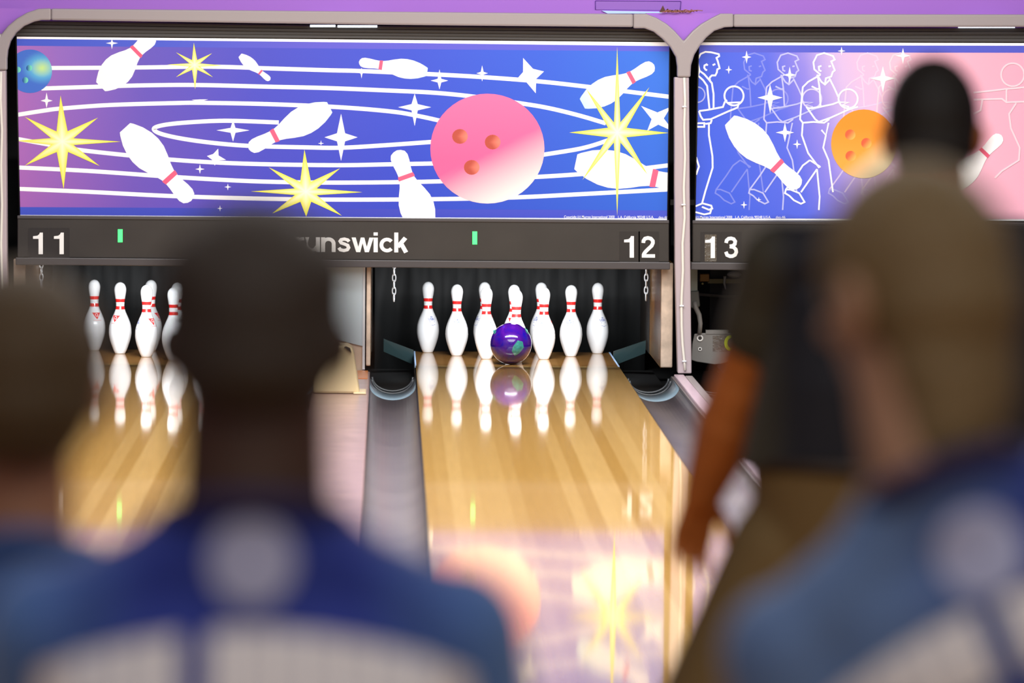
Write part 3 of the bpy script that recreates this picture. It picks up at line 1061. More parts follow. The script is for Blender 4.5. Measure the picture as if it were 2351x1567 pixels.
def ribbon(pts, w):
    """A thick stroke as quads (2-D)."""
    out = []
    n = len(pts)
    L_, R_ = [], []
    for i, p in enumerate(pts):
        a, b = pts[max(i - 1, 0)], pts[min(i + 1, n - 1)]
        d1 = (p[0] - a[0], p[1] - a[1]); d2 = (b[0] - p[0], b[1] - p[1])
        if i == 0: d1 = d2
        if i == n - 1: d2 = d1
        l1 = sqrt(d1[0] ** 2 + d1[1] ** 2); l2 = sqrt(d2[0] ** 2 + d2[1] ** 2)
        n1 = (-d1[1] / l1, d1[0] / l1); n2 = (-d2[1] / l2, d2[0] / l2)
        bx, by = n1[0] + n2[0], n1[1] + n2[1]
        bl = sqrt(bx * bx + by * by) or 1
        bx, by = bx / bl, by / bl
        k = min(1.6, 1 / max(.3, bx * n1[0] + by * n1[1]))
        L_.append((p[0] + bx * w / 2 * k, p[1] + by * w / 2 * k)); R_.append((p[0] - bx * w / 2 * k, p[1] - by * w / 2 * k))
    for i in range(n - 1):
        out.append([L_[i], L_[i + 1], R_[i + 1], R_[i]])
    return out


def arcp(cx, cy, r, a0, a1, n=12, ry=None):
    ry = ry or r
    return [(cx + r * cos(radians(a0 + (a1 - a0) * i / n)), cy + ry * sin(radians(a0 + (a1 - a0) * i / n))) for i in range(n + 1)]


SW = 0.25
GL = {
    '1': (0.66, [[(.36, 0), (.56, 0), (.56, 1), (.42, 1), (.385, .92), (.30, .855), (.10, .83), (.10, .71), (.36, .71)]], []),
    '2': (0.72, [], [([(.10, .68), (.11, .78), (.18, .88), (.32, .915), (.46, .88), (.545, .78), (.55, .68), (.49, .55), (.34, .41), (.2, .27), (.13, .17), (.115, .09)], .17), ([(.03, .08), (.65, .08)], .16)]),
    '3': (0.72, [], [([(.10, .70), (.13, .82), (.22, .90), (.34, .915), (.46, .88), (.53, .78), (.51, .65), (.42, .57), (.27, .545)], .165),
                     ([(.27, .535), (.45, .51), (.56, .40), (.58, .28), (.52, .15), (.4, .09), (.28, .085), (.15, .14), (.09, .29)], .165)]),
    'B': (1.18, [], [([(.14, 0), (.14, 1.36)], .27), ([(.14, 1.24), (.55, 1.24), (.74, 1.16), (.80, 1.0), (.72, .85), (.52, .75), (.2, .75)], .24), ([(.2, .75), (.6, .75), (.82, .62), (.88, .43), (.8, .24), (.6, .12), (.14, .12)], .24)]),
    'r': (0.64, [], [([(.13, 0), (.13, 1)], SW), ([(.16, .6), (.24, .8), (.38, .88), (.58, .89)], .22)]),
    'u': (0.98, [], [([(.13, 1), (.13, .44)] + arcp(.43, .44, .30, 180, 350, 10, .32), .24), ([(.79, 0), (.79, 1)], SW)]),
    'n': (0.98, [], [([(.13, 0), (.13, 1)], SW), (arcp(.46, .56, .32, 170, 0, 10, .32) + [(.78, 0)], .24)]),
    's': (0.90, [], [([(.75, .72), (.66, .83), (.46, .89), (.27, .85), (.2, .74), (.27, .62), (.48, .545), (.66, .46), (.72, .30), (.64, .16), (.44, .105), (.22, .15), (.12, .29)], .215)]),
    'w': (1.36, [[(0, 1), (.26, 1), (.42, .36), (.57, 1), (.79, 1), (.94, .36), (1.10, 1), (1.36, 1), (1.07, 0), (.82, 0), (.68, .62), (.54, 0), (.29, 0)]], []),
    'i': (0.37, [[(.0, 1.14), (.26, 1.14), (.26, 1.36), (.0, 1.36)]], [([(.13, 0), (.13, 1)], SW + .01)]),
    'c': (0.90, [], [(arcp(.46, .5, .35, 40, 320, 16, .385), .235)]),
    'k': (0.90, [], [([(.13, 0), (.13, 1.36)], SW), ([(.22, .38), (.70, 1.0)], .27), ([(.42, .62), (.74, 0)], .27)]),
}


def letters(text, u0, wb, su, sv, Y, gap=0.0):
    """Front-facing lettering: quads in world x,z on plane Y, as slim solid prisms."""
    mb = MB()
    x = 0
    for ch in text:
        adv, polys, strokes = GL[ch]
        qs = list(polys)
        for pts, w in strokes:
            qs += ribbon(pts, w)
        for i, q in enumerate(qs):
            mb.prism([U2(u0 + (x + a) * su, wb + (x + a) * su * 0.0075 - b * sv, Y) for a, b in q], Y - 0.0022 - 0.00003 * i, Y + 0.002)
        x += adv + gap
    return mb


def valance(name_label, x_left, x_right, nums, logo, lights, hatch):
    t = thing('lane_number_board', name_label, 'lane number board', (U((x_left + x_right) / 2, 600, YV).x, YV, U((x_left + x_right) / 2, 616, YV).z), group='lane number boards')
    yl = lambda u, w: w + (u - 790) * 0.0072
    face = [(x_left, yl(x_left, 502)), (x_right, yl(x_right, 502)), (x_right, yl(x_right, 596)), (x_left, yl(x_left, 596))]
    MB().prism(P(face, YV), YV, YV + 0.05).build('face_panel', M_DARK, t, bevel=0.004)
    led = [(x_left - 4, yl(x_left, 596)), (x_right + 2, yl(x_right, 596)), (x_right + 2, yl(x_right, 613)), (x_left - 4, yl(x_left, 613))]
    MB().prism(P(led, YV), YV - 0.012, YV + 0.05).build('bottom_ledge', M_DARK2, t, bevel=0.004)
    MB().prism(P([(x_left, yl(x_left, 500)), (x_right, yl(x_right, 500)), (x_right, yl(x_right, 507)), (x_left, yl(x_left, 507))], YV), YV - 0.006, YV + 0.045).build('top_lip', M_DARK2, t, bevel=0.002)
    for (tx, u0, wb) in nums:
        for k, ch in enumerate(tx):
            uu = u0 + k * 48 - (4 if tx == '12' and k else 0)
            pu = uu - 6
            MB().prism(P([(pu, wb - 60), (pu + 47, wb - 60), (pu + 47, wb + 10), (pu, wb + 10)], YV), YV - 0.0015, YV + 0.002).build('number_tile', mat('number_tile', (44, 42, 41), 0.3), t)
            letters(ch, uu, wb, 49, 49.5, YV - 0.003).build('numeral', M_WHITE, t)
    if logo:
        u0, wb, su, sv = logo
        letters('Brunswick', u0, wb, su, sv, YV - 0.001).build('lettering', M_WHITE, t)
    for (u, w) in lights:
        MB().prism(P([(u - 5.5, w - 15), (u + 5.5, w - 15), (u + 5.5, w + 15), (u - 5.5, w + 15)], YV), YV - 0.004, YV + 0.01).build('indicator_lamp', M_GREENL, t, bevel=0.001)
    return t


v1 = valance('charcoal board with white numbers 11 and 12 and two green lamps', 40, 1536, [('11', 71, 583), ('12', 1428, 591)], (633, 577.0, 37.2, 33.5), [(276, 541), (1090, 546)], 0)
v2 = valance('charcoal board with white number 13, right of the post', 1590, 2852, [('13', 1614, 592)], None, [(1850, 552)], 0)
# worn tape around the 13's first digit
p = P([(1618, 538), (1645, 538), (1645, 600), (1618, 600)], YV)
MB().prism(p, YV - 0.0022, YV + 0.001).build('clear_tape', mat('yellowed_tape', (84, 78, 68), 0.12, bump=.5, nscale=80), v2)

# ------------------------------------------------------------------ pins
INCH = 0.0254
PROF = [(0, 1.015), (0.08, 1.09), (.75, 1.414), (1.5, 1.70), (2.25, 1.953), (2.8, 2.12), (3.375, 2.255), (4.0, 2.35), (4.5, 2.383), (5.2, 2.35), (5.875, 2.2815), (6.6, 2.09), (7.25, 1.8515), (8.0, 1.52), (8.625, 1.236),
        (9.0, 1.09), (9.31, 1.0), (9.375, 0.985), (9.99, 0.9), (10.0, 0.8985), (10.4, 0.905), (10.83, 0.93), (10.875, 0.935), (11.51, 1.02), (11.75, 1.047), (12.2, 1.14), (12.625, 1.203), (13.1, 1.262), (13.5, 1.273), (13.9, 1.22),
        (14.25, 1.10), (14.55, .92), (14.78, .68), (14.92, .40), (14.98, .18), (15.0, .02)]


def prad(z):
    zi = z / INCH
    for (a, ra), (b, rb) in zip(PROF, PROF[1:]):
        if zi <= b:
            return (ra + (rb - ra) * (zi - a) / (b - a)) * INCH
    return 0.001


def pin_body():
    pr = []
    for z, r in PROF:
        mi = 0
        if z < 0.08: mi = 2
        if 9.31 <= z < 9.99: mi = 1
        if 10.83 <= z < 11.51: mi = 1
        pr.append((r * INCH, z * INCH, mi))
    return MB().lathe(pr, 40)


def wrap(mb_faces, ang, z0, name, m_, parent, lift=0.0006):
    """Flat 2-D faces [(pts)] (metres: x along the girth, z up) wrapped on the pin around angle ang."""
    mb = MB()
    for q in mb_faces:
        v = []
        for x, z in q:
            r = prad(z0 + z) + lift
            a = ang + x / r
            v.append((r * cos(a), r * sin(a), z0 + z))
        mb.add(v, [list(range(len(v)))])
    ob = mb.build(name, m_)
    ob.parent = parent
    return ob


def text_faces(body, width):
    cu = bpy.data.curves.new('lettering_source', 'FONT')
    cu.body = body; cu.offset = 0.01; cu.resolution_u = 2
    ob = bpy.data.objects.new('lettering_source', cu); COL.objects.link(ob)
    me = bpy.data.meshes.new_from_object(ob.evaluated_get(bpy.context.evaluated_depsgraph_get()))
    xs = [v.co.x for v in me.vertices]
    s_ = width / (max(xs) - min(xs)); x0_ = (max(xs) + min(xs)) / 2
    out = [[((me.vertices[i].co.x - x0_) * s_, me.vertices[i].co.y * s_) for i in p.vertices] for p in me.polygons]
    bpy.data.objects.remove(ob); bpy.data.meshes.remove(me); bpy.data.curves.remove(cu)
    return out


def make_pin(label, group):
    t = thing('bowling_pin', label, 'bowling pin', (0, 0, 0), group=group)
    pin_body().build('pin_body', [M_PIN, M_RED, M_PBASE], t)
    fs = [[(-.014, -.010), (.014, -.010), (.014, -.0065), (-.014, -.0065)], [(-.016, -.024), (.0, -.029), (.016, -.024), (.016, -.022), (.0, -.027), (-.016, -.022)]]
    fs += [[(-.005, .014), (-.002, .014), (.0, .021), (-.005, .021)], [(.002, .014), (.005, .016), (.005, .021), (.002, .021)]]
    wrap(text_faces('USBC', 0.040) + fs, -pi / 2, 0.176, 'blue_lettering', M_INKB, t)
    # red triangular emblem with a white ring letter
    fs = []
    N = 8
    for i in range(N):
        za, zb_ = -0.036 * i / N, -0.036 * (i + 1) / N
        for j in range(6):
            wa, wb_ = 0.024 * (1 - i / N), 0.024 * (1 - (i + 1) / N)
            fs.append([(-wa + 2 * wa * j / 6, za), (-wb_ + 2 * wb_ * j / 6, zb_), (-wb_ + 2 * wb_ * (j + 1) / 6, zb_), (-wa + 2 * wa * (j + 1) / 6, za)])
    wrap(fs, -pi / 2 + 2.0, 0.205, 'red_emblem', M_INKR, t)
    ringf = []
    for k in range(16):
        a, b = 2 * pi * k / 16, 2 * pi * (k + 1) / 16
        ringf.append([(.0085 * cos(a), .0085 * sin(a)), (.0085 * cos(b), .0085 * sin(b)), (.006 * cos(b), .006 * sin(b)), (.006 * cos(a), .006 * sin(a))])
    ringf.append([(.002, -.004), (.004, -.003), (.010, -.009), (.008, -.010)])
    wrap(ringf, -pi / 2 + 2.0, 0.193, 'white_letter', M_WHITE, t, 0.0011)
    wrap([[(-.02 + k * .0066, 0), (-.015 + k * .0066, 0), (-.015 + k * .0066, .002), (-.02 + k * .0066, .002)] for k in range(7)], -pi / 2 + 2.0, 0.163, 'red_logo_text', M_INKR, t)
    return t


SP = 0.3048
RACK = {1: (0, 0), 2: (-.5, 1), 3: (.5, 1), 4: (-1, 2), 5: (0, 2), 6: (1, 2), 7: (-1.5, 3), 8: (-.5, 3), 9: (.5, 3), 10: (1.5, 3)}
W12 = {1: 'white head pin right behind the purple ball on lane 12', 2: 'white pin half covered by the left edge of the purple ball', 3: 'scuffed white pin just right of the purple ball',
       4: 'second white pin from the left in the middle rack', 5: 'white pin peeking out behind the head pin and purple ball', 6: 'second white pin from the right in the middle rack',
       7: 'leftmost white pin of the middle rack, near the left gutter', 8: 'white pin mostly hidden behind the pin left of the ball', 9: 'white pin mostly hidden behind the scuffed pin right of the ball',
       10: 'rightmost white pin of the middle rack, near the right gutter'}
W11 = {1: 'white head pin of lane 11, half hidden by the middle head', 2: 'front white pin with no red emblem in the far-left rack', 3: 'lane 11 white pin right of its head pin, behind the middle head',
       4: 'white pin with red emblem at its left edge, second in far-left rack', 5: 'lane 11 white pin directly behind its head pin', 6: 'lane 11 white pin right of centre in the third row, behind the head',
       7: 'leftmost white pin of far-left rack with red triangle emblem facing front', 8: 'white pin behind the front pin of the far-left rack', 9: 'lane 11 back row pin third from left, behind the middle head',
       10: 'lane 11 back row pin at the right end, behind the middle head'}
# rotation about the pin's axis: the blue lettering faces the hall at 0
R12 = {7: .45, 4: .12, 8: -1.05, 2: .62, 5: -2.3, 1: 2.6, 9: -.62, 3: -.28, 6: -.12, 10: .62}
R11 = {7: -1.65, 4: -2.55, 8: -.85, 2: -1.15, 1: 1.9, 3: .4, 5: 2.2, 6: -.4, 9: 1.1, 10: .2}
proto = None
for n, words, rots in ((12, W12, R12), (11, W11, R11)):
    g = 'bowling pins standing on lane %d' % n
    for k in (7, 4, 8, 2, 5, 1, 9, 3, 6, 10):
        loc = (LANES[n] + RACK[k][0] * SP, RACK[k][1] * DY, 0.0)
        if proto is None:
            proto = make_pin(words[k], g); proto.location = loc; proto.rotation_euler.z = rots[k]
        else:
            r = dup(proto, loc, rots[k], words[k], g)
        if n == 12 and k == 3:
            fl = [[(x, z), (x + w_, z), (x + w_ * .8, z + .002), (x + w_ * .2, z + .0025)] for x, z, w_ in
                  ((-.046, .002, .004), (-.03, .001, .002), (-.012, .0, .003), (.004, .001, .005), (.012, -.001, .006), (.02, .0, .004), (.03, .001, .006), (.04, .0, .004), (.016, -.004, .003))]
            wrap(fl, -pi / 2 - rots[k], 0.135, 'scuff_marks', M_INKK, r)

# ------------------------------------------------------------------ ball
bp = U(1173, 789, -0.182)
BR = 0.1085
t = thing('bowling_ball', 'glossy purple bowling ball with a green patch rolling in front of the pins', 'bowling ball', (bp.x, -0.182, 0))
MB().sphere((bp.x, -0.182, BR), BR, 64).build('shell', mat_ball(), t)


def ball_patch(pts, name, m_):
    """Irregular inlay following the ball's surface; pts as photo pixels on the ball's front."""
    S_ = 0.2165 / 92.5
    vs = []
    N = 6
    mb = MB()
    c0 = (sum(p[0] for p in pts) / len(pts), sum(p[1] for p in pts) / len(pts))

    def on(px, py):
        x, z = (px - 1173) * S_, -(py - 789) * S_
        rr = BR + 0.0007
        y = -sqrt(max(1e-6, rr * rr - x * x - z * z))
        return (bp.x + x, -0.182 + y, BR + z)
    ed_ = []
    for i in range(len(pts)):
        a, b = pts[i], pts[(i + 1) % len(pts)]
        ed_ += [tuple(a[j] + (b[j] - a[j]) * q / 5 for j in (0, 1)) for q in range(5)]
    for i in range(len(ed_)):
        a, b = ed_[i], ed_[(i + 1) % len(ed_)]
        for k in range(N):
            f0, f1 = k / N, (k + 1) / N
            pa0 = [c0[j] + (a[j] - c0[j]) * f0 for j in (0, 1)]; pa1 = [c0[j] + (a[j] - c0[j]) * f1 for j in (0, 1)]
            pb0 = [c0[j] + (b[j] - c0[j]) * f0 for j in (0, 1)]; pb1 = [c0[j] + (b[j] - c0[j]) * f1 for j in (0, 1)]
            mb.add([on(*pa0), on(*pa1), on(*pb1), on(*pb0)], [(0, 1, 2, 3)], 0, True)
    return mb.build(name, m_, t, fix=False)


MG = mat('green_pearl_inlay', (40, 104, 96), 0.15, coat=1.0, noise=0.3, nscale=60)
ball_patch([(1187, 779), (1198, 782), (1201, 795), (1191, 808), (1181, 814), (1174, 803), (1177, 792)], 'green_patch', MG)
ball_patch([(1133, 760), (1140, 757), (1139, 764), (1134, 768)], 'green_fleck', MG)
ball_patch([(1202, 752), (1210, 758), (1212, 768), (1206, 762)], 'green_fleck', MG)

# ------------------------------------------------------------------ machinery seen in the lane 13 opening
YP = -0.80
xw = lambda u, w, Y=YP: U(u, w, Y)
t = thing('pinsetter_linkage', 'grey steel lever and cam plate with yellow sticker right of the post', 'machine linkage', (xw(1630, 830).x, YP, 0.0))
MB().prism(P([(1584, 600), (1601, 600), (1601, 668), (1584, 668)], YP), YP - 0.01, YP + 0.02).build('upright_bar', mat('greenish_grey_bar', (128, 136, 128), 0.4, metal=.3), t)
MB().prism(P([(1582, 668), (1604, 666), (1606, 690), (1607, 702), (1597, 708), (1585, 706), (1581, 690)], YP), YP - 0.025, YP + 0.025).build('knuckle', mat('dark_cast_iron', (84, 86, 82), 0.4, metal=.4), t, bevel=0.006)
MB().tube([xw(1595, 692, YP - .03), xw(1597, 705, YP - .03), xw(1605, 722, YP - .03), xw(1608, 742, YP - .03), xw(1606, 765, YP - .03)], [.012, .013, .013, .012, .012], 10).build('curved_arm', M_STEELP, t)
MB().prism(P([(1594, 766), (1613, 764), (1690, 764), (1690, 822), (1660, 834), (1640, 836), (1600, 830), (1587, 826), (1589, 790)], YP), YP - 0.012, YP + 0.012).build('cam_plate', M_STEELP, t, bevel=0.004)
MB().prism(P([(1620, 757), (1672, 757), (1672, 766), (1620, 766)], YP), YP - 0.016, YP + 0.03).build('top_flange', M_STEELP, t)
for (u, w, r) in ((1607, 776, 7.5), (1607, 801, 4.5)):
    c = xw(u, w, YP - 0.013)
    rr = r / 452
    pts = [(c.x + rr * .78 * cos(2 * pi * k / 20), YP - 0.014, c.z + rr * .78 * sin(2 * pi * k / 20)) for k in range(20)]
    MB().tube(pts, rr * .25, 8, closed=True).build('white_washer', M_WHITE, t)
    MB().prism([(c.x + rr * .5 * cos(2 * pi * k / 14), c.z + rr * .5 * sin(2 * pi * k / 14)) for k in range(14)], YP - 0.016, YP - 0.008).build('bolt', M_DARK, t)
MB().prism(P([(1636, 770), (1690, 768), (1690, 806), (1636, 806)], YP), YP - 0.0135, YP - 0.011).build('clear_film', mat('glossy_film', (96, 92, 88), 0.12, coat=1.0, bump=.6, nscale=60), t)
c = xw(1678, 787, YP - 0.014)
pts = [(c.x + .026 * cos(radians(60 + 240 * k / 14)), YP - 0.0145, c.z + .033 * sin(radians(60 + 240 * k / 14))) for k in range(15)]
mb = MB()
for q in ribbon([(p[0], p[2]) for p in pts], 0.016):
    mb.prism(q, YP - 0.0155, YP - 0.0137)
mb.build('yellow_sticker', mat('yellow_green_sticker', (206, 222, 40), 0.4), t)

YB = 0.95
t = thing('machine_crossbar', 'dark machine crossbar carrying brass and grease-covered parts behind the 13 board', 'machine bar', (U(1680, 655, YB).x, YB, 0.4))
MB().prism(P([(1596, 672), (1760, 684), (1760, 690), (1596, 678)], YB), YB, YB + 0.03).build('bar', mat('dark_steel_bar', (60, 58, 56), .4, metal=.5), t)
MB().prism(P([(1606, 628), (1628, 628), (1628, 646), (1606, 646)], YB), YB - 0.03, YB + 0.03).build('brass_bracket', mat('brown_brass', (140, 104, 52), .35, metal=.4), t, bevel=.004)
MB().prism(P([(1625, 640), (1720, 640), (1720, 650), (1625, 650)], YB), YB - 0.01, YB + 0.04).build('olive_rod', mat('olive_metal', (104, 100, 70), .4, metal=.4), t)
c = U(1686, 630, YB - .03)
MB().sphere((c.x, c.y, c.z), (.04, .03, .017), 20).build('white_bundle', mat('crumpled_white_film', (196, 196, 190), .35, bump=1.0, nscale=50), t)
MB().tube([U(1664, 634, YB - .03), U(1663, 650, YB - .03), U(1666, 664, YB - .03)], [.008, .006, .004], 8).build('grease_drip', MATS['crumpled_white_film'], t)
c = U(1613, 651, YB - .035)
MB().sphere(tuple(c), .006, 12).build('yellow_cap', mat('pale_yellow_cap', (236, 226, 150), .4), t)
MB().box(U(1640, 660, YB).x - .02, U(1640, 660, YB).x + .5, YB + 0.06, YB + .09, -.14, .82).build('dark_backplate', M_BLACK, t)

# ------------------------------------------------------------------ people
def cap(mb, p0, p1, r0, r1, n=16):
    p0, p1 = Vector(p0), Vector(p1)
    d = (p1 - p0)
    l = d.length
    d.normalize()
    pts, rs = [], []
    for i in range(5):
        a = pi / 2 * (1 - i / 4)
        pts.append(p0 - d * r0 * sin(a)); rs.append(max(r0 * cos(a), 0.0015))
    for i in range(1, 5):
        a = pi / 2 * i / 4
        pts.append(p1 + d * r1 * sin(a)); rs.append(max(r1 * cos(a), 0.0015))
    # tangents from neighbours are parallel here, so a straight tube
    mb.tube(pts, rs, n)


def loft(mb, rings, n=28, sq=2.3):
    v, f = [], []
    for (x, y, z, rx, ry) in rings:
        for k in range(n):
            a = 2 * pi * k / n
            c, s_ = cos(a), sin(a)
            e = 2 / sq
            v.append((x + rx * abs(c) ** e * (1 if c >= 0 else -1), y + ry * abs(s_) ** e * (1 if s_ >= 0 else -1), z))
    m = len(rings)
    for i in range(m - 1):
        for k in range(n):
            k2 = (k + 1) % n
            f.append((i * n + k, i * n + k2, (i + 1) * n + k2, (i + 1) * n + k))
    f.append(tuple(range(n))[::-1]); f.append(tuple(range((m - 1) * n, m * n)))
    mb.add(v, f)


def remesh(mb, name, voxel, smooth=4):
    me = bpy.data.meshes.new(name)
    me.from_pydata(mb.v, [], mb.f); me.update()
    ob = bpy.data.objects.new(name, me); COL.objects.link(ob)
    r = ob.modifiers.new('r', 'REMESH'); r.mode = 'VOXEL'; r.voxel_size = voxel
    if smooth:
        s_ = ob.modifiers.new('s', 'SMOOTH'); s_.iterations = smooth; s_.factor = 0.5
    out = bpy.data.meshes.new_from_object(ob.evaluated_get(bpy.context.evaluated_depsgraph_get()))
    bpy.data.objects.remove(ob); bpy.data.meshes.remove(me)
    out.name = name
    return out


def cut(me, co, no):
    """Keep what lies on the normal's side of the plane, close the cut."""
    bm = bmesh.new(); bm.from_mesh(me)
    r = bmesh.ops.bisect_plane(bm, geom=bm.verts[:] + bm.edges[:] + bm.faces[:], plane_co=co, plane_no=no, clear_inner=True)
    ed = [e for e in r['geom_cut'] if isinstance(e, bmesh.types.BMEdge)]
    bmesh.ops.holes_fill(bm, edges=ed)
    bm.to_mesh(me); bm.free()
    return me


def hand(mb, w, d, side, curl=0.5, inward=None):
    """Palm, four unequal fingers bent at two knuckles, thumb off the side of the palm."""
    w, d = Vector(w), Vector(d).normalized()
    inn = Vector(inward or (-side, 0, 0))
    inn = (inn - d * inn.dot(d)).normalized()      # palm faces this way
    fw = d.cross(inn).normalized() * side * -1     # towards the thumb
    if abs(fw.y) < .5:
        if fw.x * side > 0:      # palm turned back: the thumb is on the body's side
            fw = -fw
    elif fw.y < 0:
        fw = -fw
    pm = w + d * 0.05
    for k in (-1.5, -.5, .5, 1.5):
        cap(mb, w + fw * k * 0.011 + d * 0.008, w + d * 0.085 + fw * k * 0.0195, 0.016, 0.0125, 12)
    for k, (L_, b) in zip((1.5, .5, -.5, -1.5), ((.070, .8), (.078, .9), (.072, 1.0), (.056, 1.15))):
        a = w + d * 0.085 + fw * k * 0.0205
        an, dirv, p = 0, d.copy(), a
        for seg, fr in enumerate((.45, .31, .24)):
            an += curl * b * (.55 if seg == 0 else .75)
            dv = (d * cos(an) + inn * sin(an) + fw * k * 0.03).normalized()
            q = p + dv * L_ * fr
            cap(mb, p, q, 0.0088 - seg * .0008, 0.0082 - seg * .0009, 10)
            p = q
    a = w + d * 0.022 + fw * 0.026
    b_ = a + (d * .7 + fw * .65 + inn * .3).normalized() * 0.042
    c = b_ + (d * .95 + fw * .18 + inn * .35).normalized() * 0.032
    cap(mb, a, b_, 0.0135, 0.0105, 10); cap(mb, b_, c, 0.0105, 0.008, 10)


def smooth01(t):
    t = max(0.0, min(1.0, t))
    return t * t * (3 - 2 * t)


def person(label, x, y, s, skin, hair, shirt, trousers, shoes, rz=0.0, wide=1.0, shx=.195, shz=1.375, arms=None, legs=None, neck=.062, hyaw=0.0, hroll=0.0, lean=0.0,
           hairk=1.0, sleeve=.62, flare=.0, emblem=False, letters_=None, hair_low=0.0, watch=None, belt=None, belly=1.0, collar=None, armk=1.0, waist=None, earx=.0785, hipx=0.0, sflare=None, palm=None, nape=0.0, nl=0.0, headk=1.0):
    root = thing('person', label, 'person', (x, y, 0), rz)
    arms = arms or {sd: ((sd * (shx + .045), -.01, shz - .29), (sd * (shx + .055), .07, shz - .53)) for sd in (-1, 1)}
    legs = legs or {sd: ((sd * .11, .015, .48), (sd * .12, -.02, .085)) for sd in (-1, 1)}
    N0 = Vector((0, -.005, 1.47))

    def head_warp(v):
        # turning and tilting of the head about the top of the neck, blended along the neck
        k = smooth01((v.z - 1.44) / .10)
        if k <= 0:
            return v
        q = v - N0
        R = Matrix.Rotation(hyaw * k, 3, 'Z') @ Matrix.Rotation(hroll * k, 3, 'Y')
        return N0 + R @ q

    def warp(v):
        v = Vector(v)
        if abs(v.x) < .17 and v.z > 1.47:
            v.z += nl * smooth01((v.z - 1.47) / .09)
        if hyaw or hroll:
            if abs(v.x) < .16 and v.z > 1.44:
                v = head_warp(v)
        if lean:
            k = smooth01((v.z - .86) / .30)
            a = lean * k
            p = Vector((0, 0, .95))
            v = p + Matrix.Rotation(a, 3, 'Y') @ (v - p)
        return v * s

    def finish(me, name, mats, parent=root, smooth=True):
        for vt in me.vertices:
            vt.co = warp(vt.co)
        me.materials.clear()
        for m_ in (mats if isinstance(mats, (list, tuple)) else [mats]):
            me.materials.append(m_)
        me.polygons.foreach_set('use_smooth', [smooth] * len(me.polygons))
        me.update()
        ob = bpy.data.objects.new(name, me); COL.objects.link(ob)
        ob.parent = parent
        return ob

    def torso(mb, g, top=1.46, bottom=.86):
        w_ = wide
        rings = [(hipx * .5, 0, .86, .160 * w_ + g, .115 * belly + g), (hipx * .5, 0, .95, .162 * w_ + g, .118 * belly + g), (hipx * .25, 0, 1.07, .152 * w_ + g, .112 * belly + g), (0, 0, 1.20, .166 * w_ + g, .118 * belly + g),
                 (0, -.005, shz - .06, .168 * w_ + g, .112 + g), (0, -.01, shz + .015, .135 * w_ + g, .088 + g), (0, -.01, shz + .05, .075 + g, .066 + g)]
        loft(mb, [r for r in rings if r[2] >= bottom - 1e-6])

    def trap(mb, g):
        for sd in (-1, 1):
            cap(mb, (sd * .05, -.012, 1.425), (sd * (shx * .55), -.01, (shz + 1.425) / 2 + .0), .052 + g, .05 + g)
            cap(mb, (sd * (shx * .55), -.01, (shz + 1.425) / 2), (sd * shx, 0, shz), .05 + g, .056 + g)

    # ---- body: one continuous skin from feet to head
    mb = MB()
    torso(mb, 0)
    trap(mb, 0)
    cap(mb, (0, -.008, 1.38), (0, .008, 1.56), neck + .006, neck)
    mb.sphere((0, .008, 1.632), (.0755 * headk, .094, .108), 28)
    mb.sphere((0, .040, 1.578), (.058 * headk, .062, .070), 24)
    mb.sphere((0, .066, 1.536), (.034, .034, .028), 16)
    cap(mb, (0, .098, 1.622), (0, .112, 1.592), .008, .013, 10)          # nose
    for sd in (-1, 1):
        mb.sphere((sd * .031, .088, 1.640), (.020, .014, .009), 14)       # brow
        mb.sphere((sd * .037, .085, 1.596), (.022, .018, .016), 14)       # cheek
        mb.sphere((sd * earx, -.004, 1.603), (.010, .022, .035), 16)     # ear
        mb.sphere((sd * (earx + .006), -.012, 1.610), (.008, .014, .022), 12)
        h, e, w_ = Vector((sd * shx, 0, shz)), Vector(arms[sd][0]), Vector(arms[sd][1])
        ak = armk
        cap(mb, h, e, .050 * ak, .041 * ak); cap(mb, e, e + (w_ - e) * .35, .042 * ak, .043 * ak); cap(mb, e + (w_ - e) * .35, w_, .043 * ak, .027 * ak)
        hand(mb, w_, (w_ - e).normalized() + Vector((0, 0, -.5)), sd, inward=palm)
        k_, a_ = Vector(legs[sd][0]), Vector(legs[sd][1])
        hp = Vector((sd * .095 * wide + hipx, 0, .90))
        cap(mb, hp, k_, .090, .058); cap(mb, k_, k_ + (a_ - k_) * .35 + Vector((0, -.012, 0)), .058, .057); cap(mb, k_ + (a_ - k_) * .35 + Vector((0, -.012, 0)), a_, .057, .037)
        cap(mb, a_ + Vector((0, -.02, -.04)), a_ + Vector((sd * .02, .15, -.052)), .040, .030)
    me = remesh(mb, 'body', .0048, 3)
    body = finish(me, 'body', skin)
    # face details
    for sd in (-1, 1):
        e_ = MB().sphere((sd * .031, .094, 1.624), (.0125, .008, .0085), 14)
        m_ = bpy.data.meshes.new('eye'); m_.from_pydata(e_.v, [], e_.f)
        finish(m_, 'eye', mat('eye_white', (235, 232, 226), .2))
    e_ = MB().sphere((0, .099, 1.556), (.024, .008, .006), 14)
    m_ = bpy.data.meshes.new('mouth'); m_.from_pydata(e_.v, [], e_.f)
    finish(m_, 'mouth', mat('lips', (120, 66, 58), .4))
    # ---- hair
    mb = MB()
    k = hairk
    mb.sphere((0, -.004, 1.643), (.0835 * k, .1015 * k, .1075 * (1 + (k - 1) * .5)), 28)
    mb.sphere((0, -.030 * k, 1.600), (.076 * k, .076 * k, .085), 24)
    if headk > 1.05:      # full sides: a squarer crop
        for sd in (-1, 1):
            mb.sphere((sd * .040, -.010, 1.672), (.050 * k, .080 * k, .066), 20)
            mb.sphere((sd * .046, -.012, 1.620), (.046 * k, .075 * k, .075), 20)
    if nape:
        mb.sphere((0, -.042, 1.545), (.066 * k, .052 * k, .075), 20)
    me = remesh(mb, 'hair', .006, 4)
    cut(me, (0, .088, 1.665), Vector((0, -.78, .60 - hair_low)))
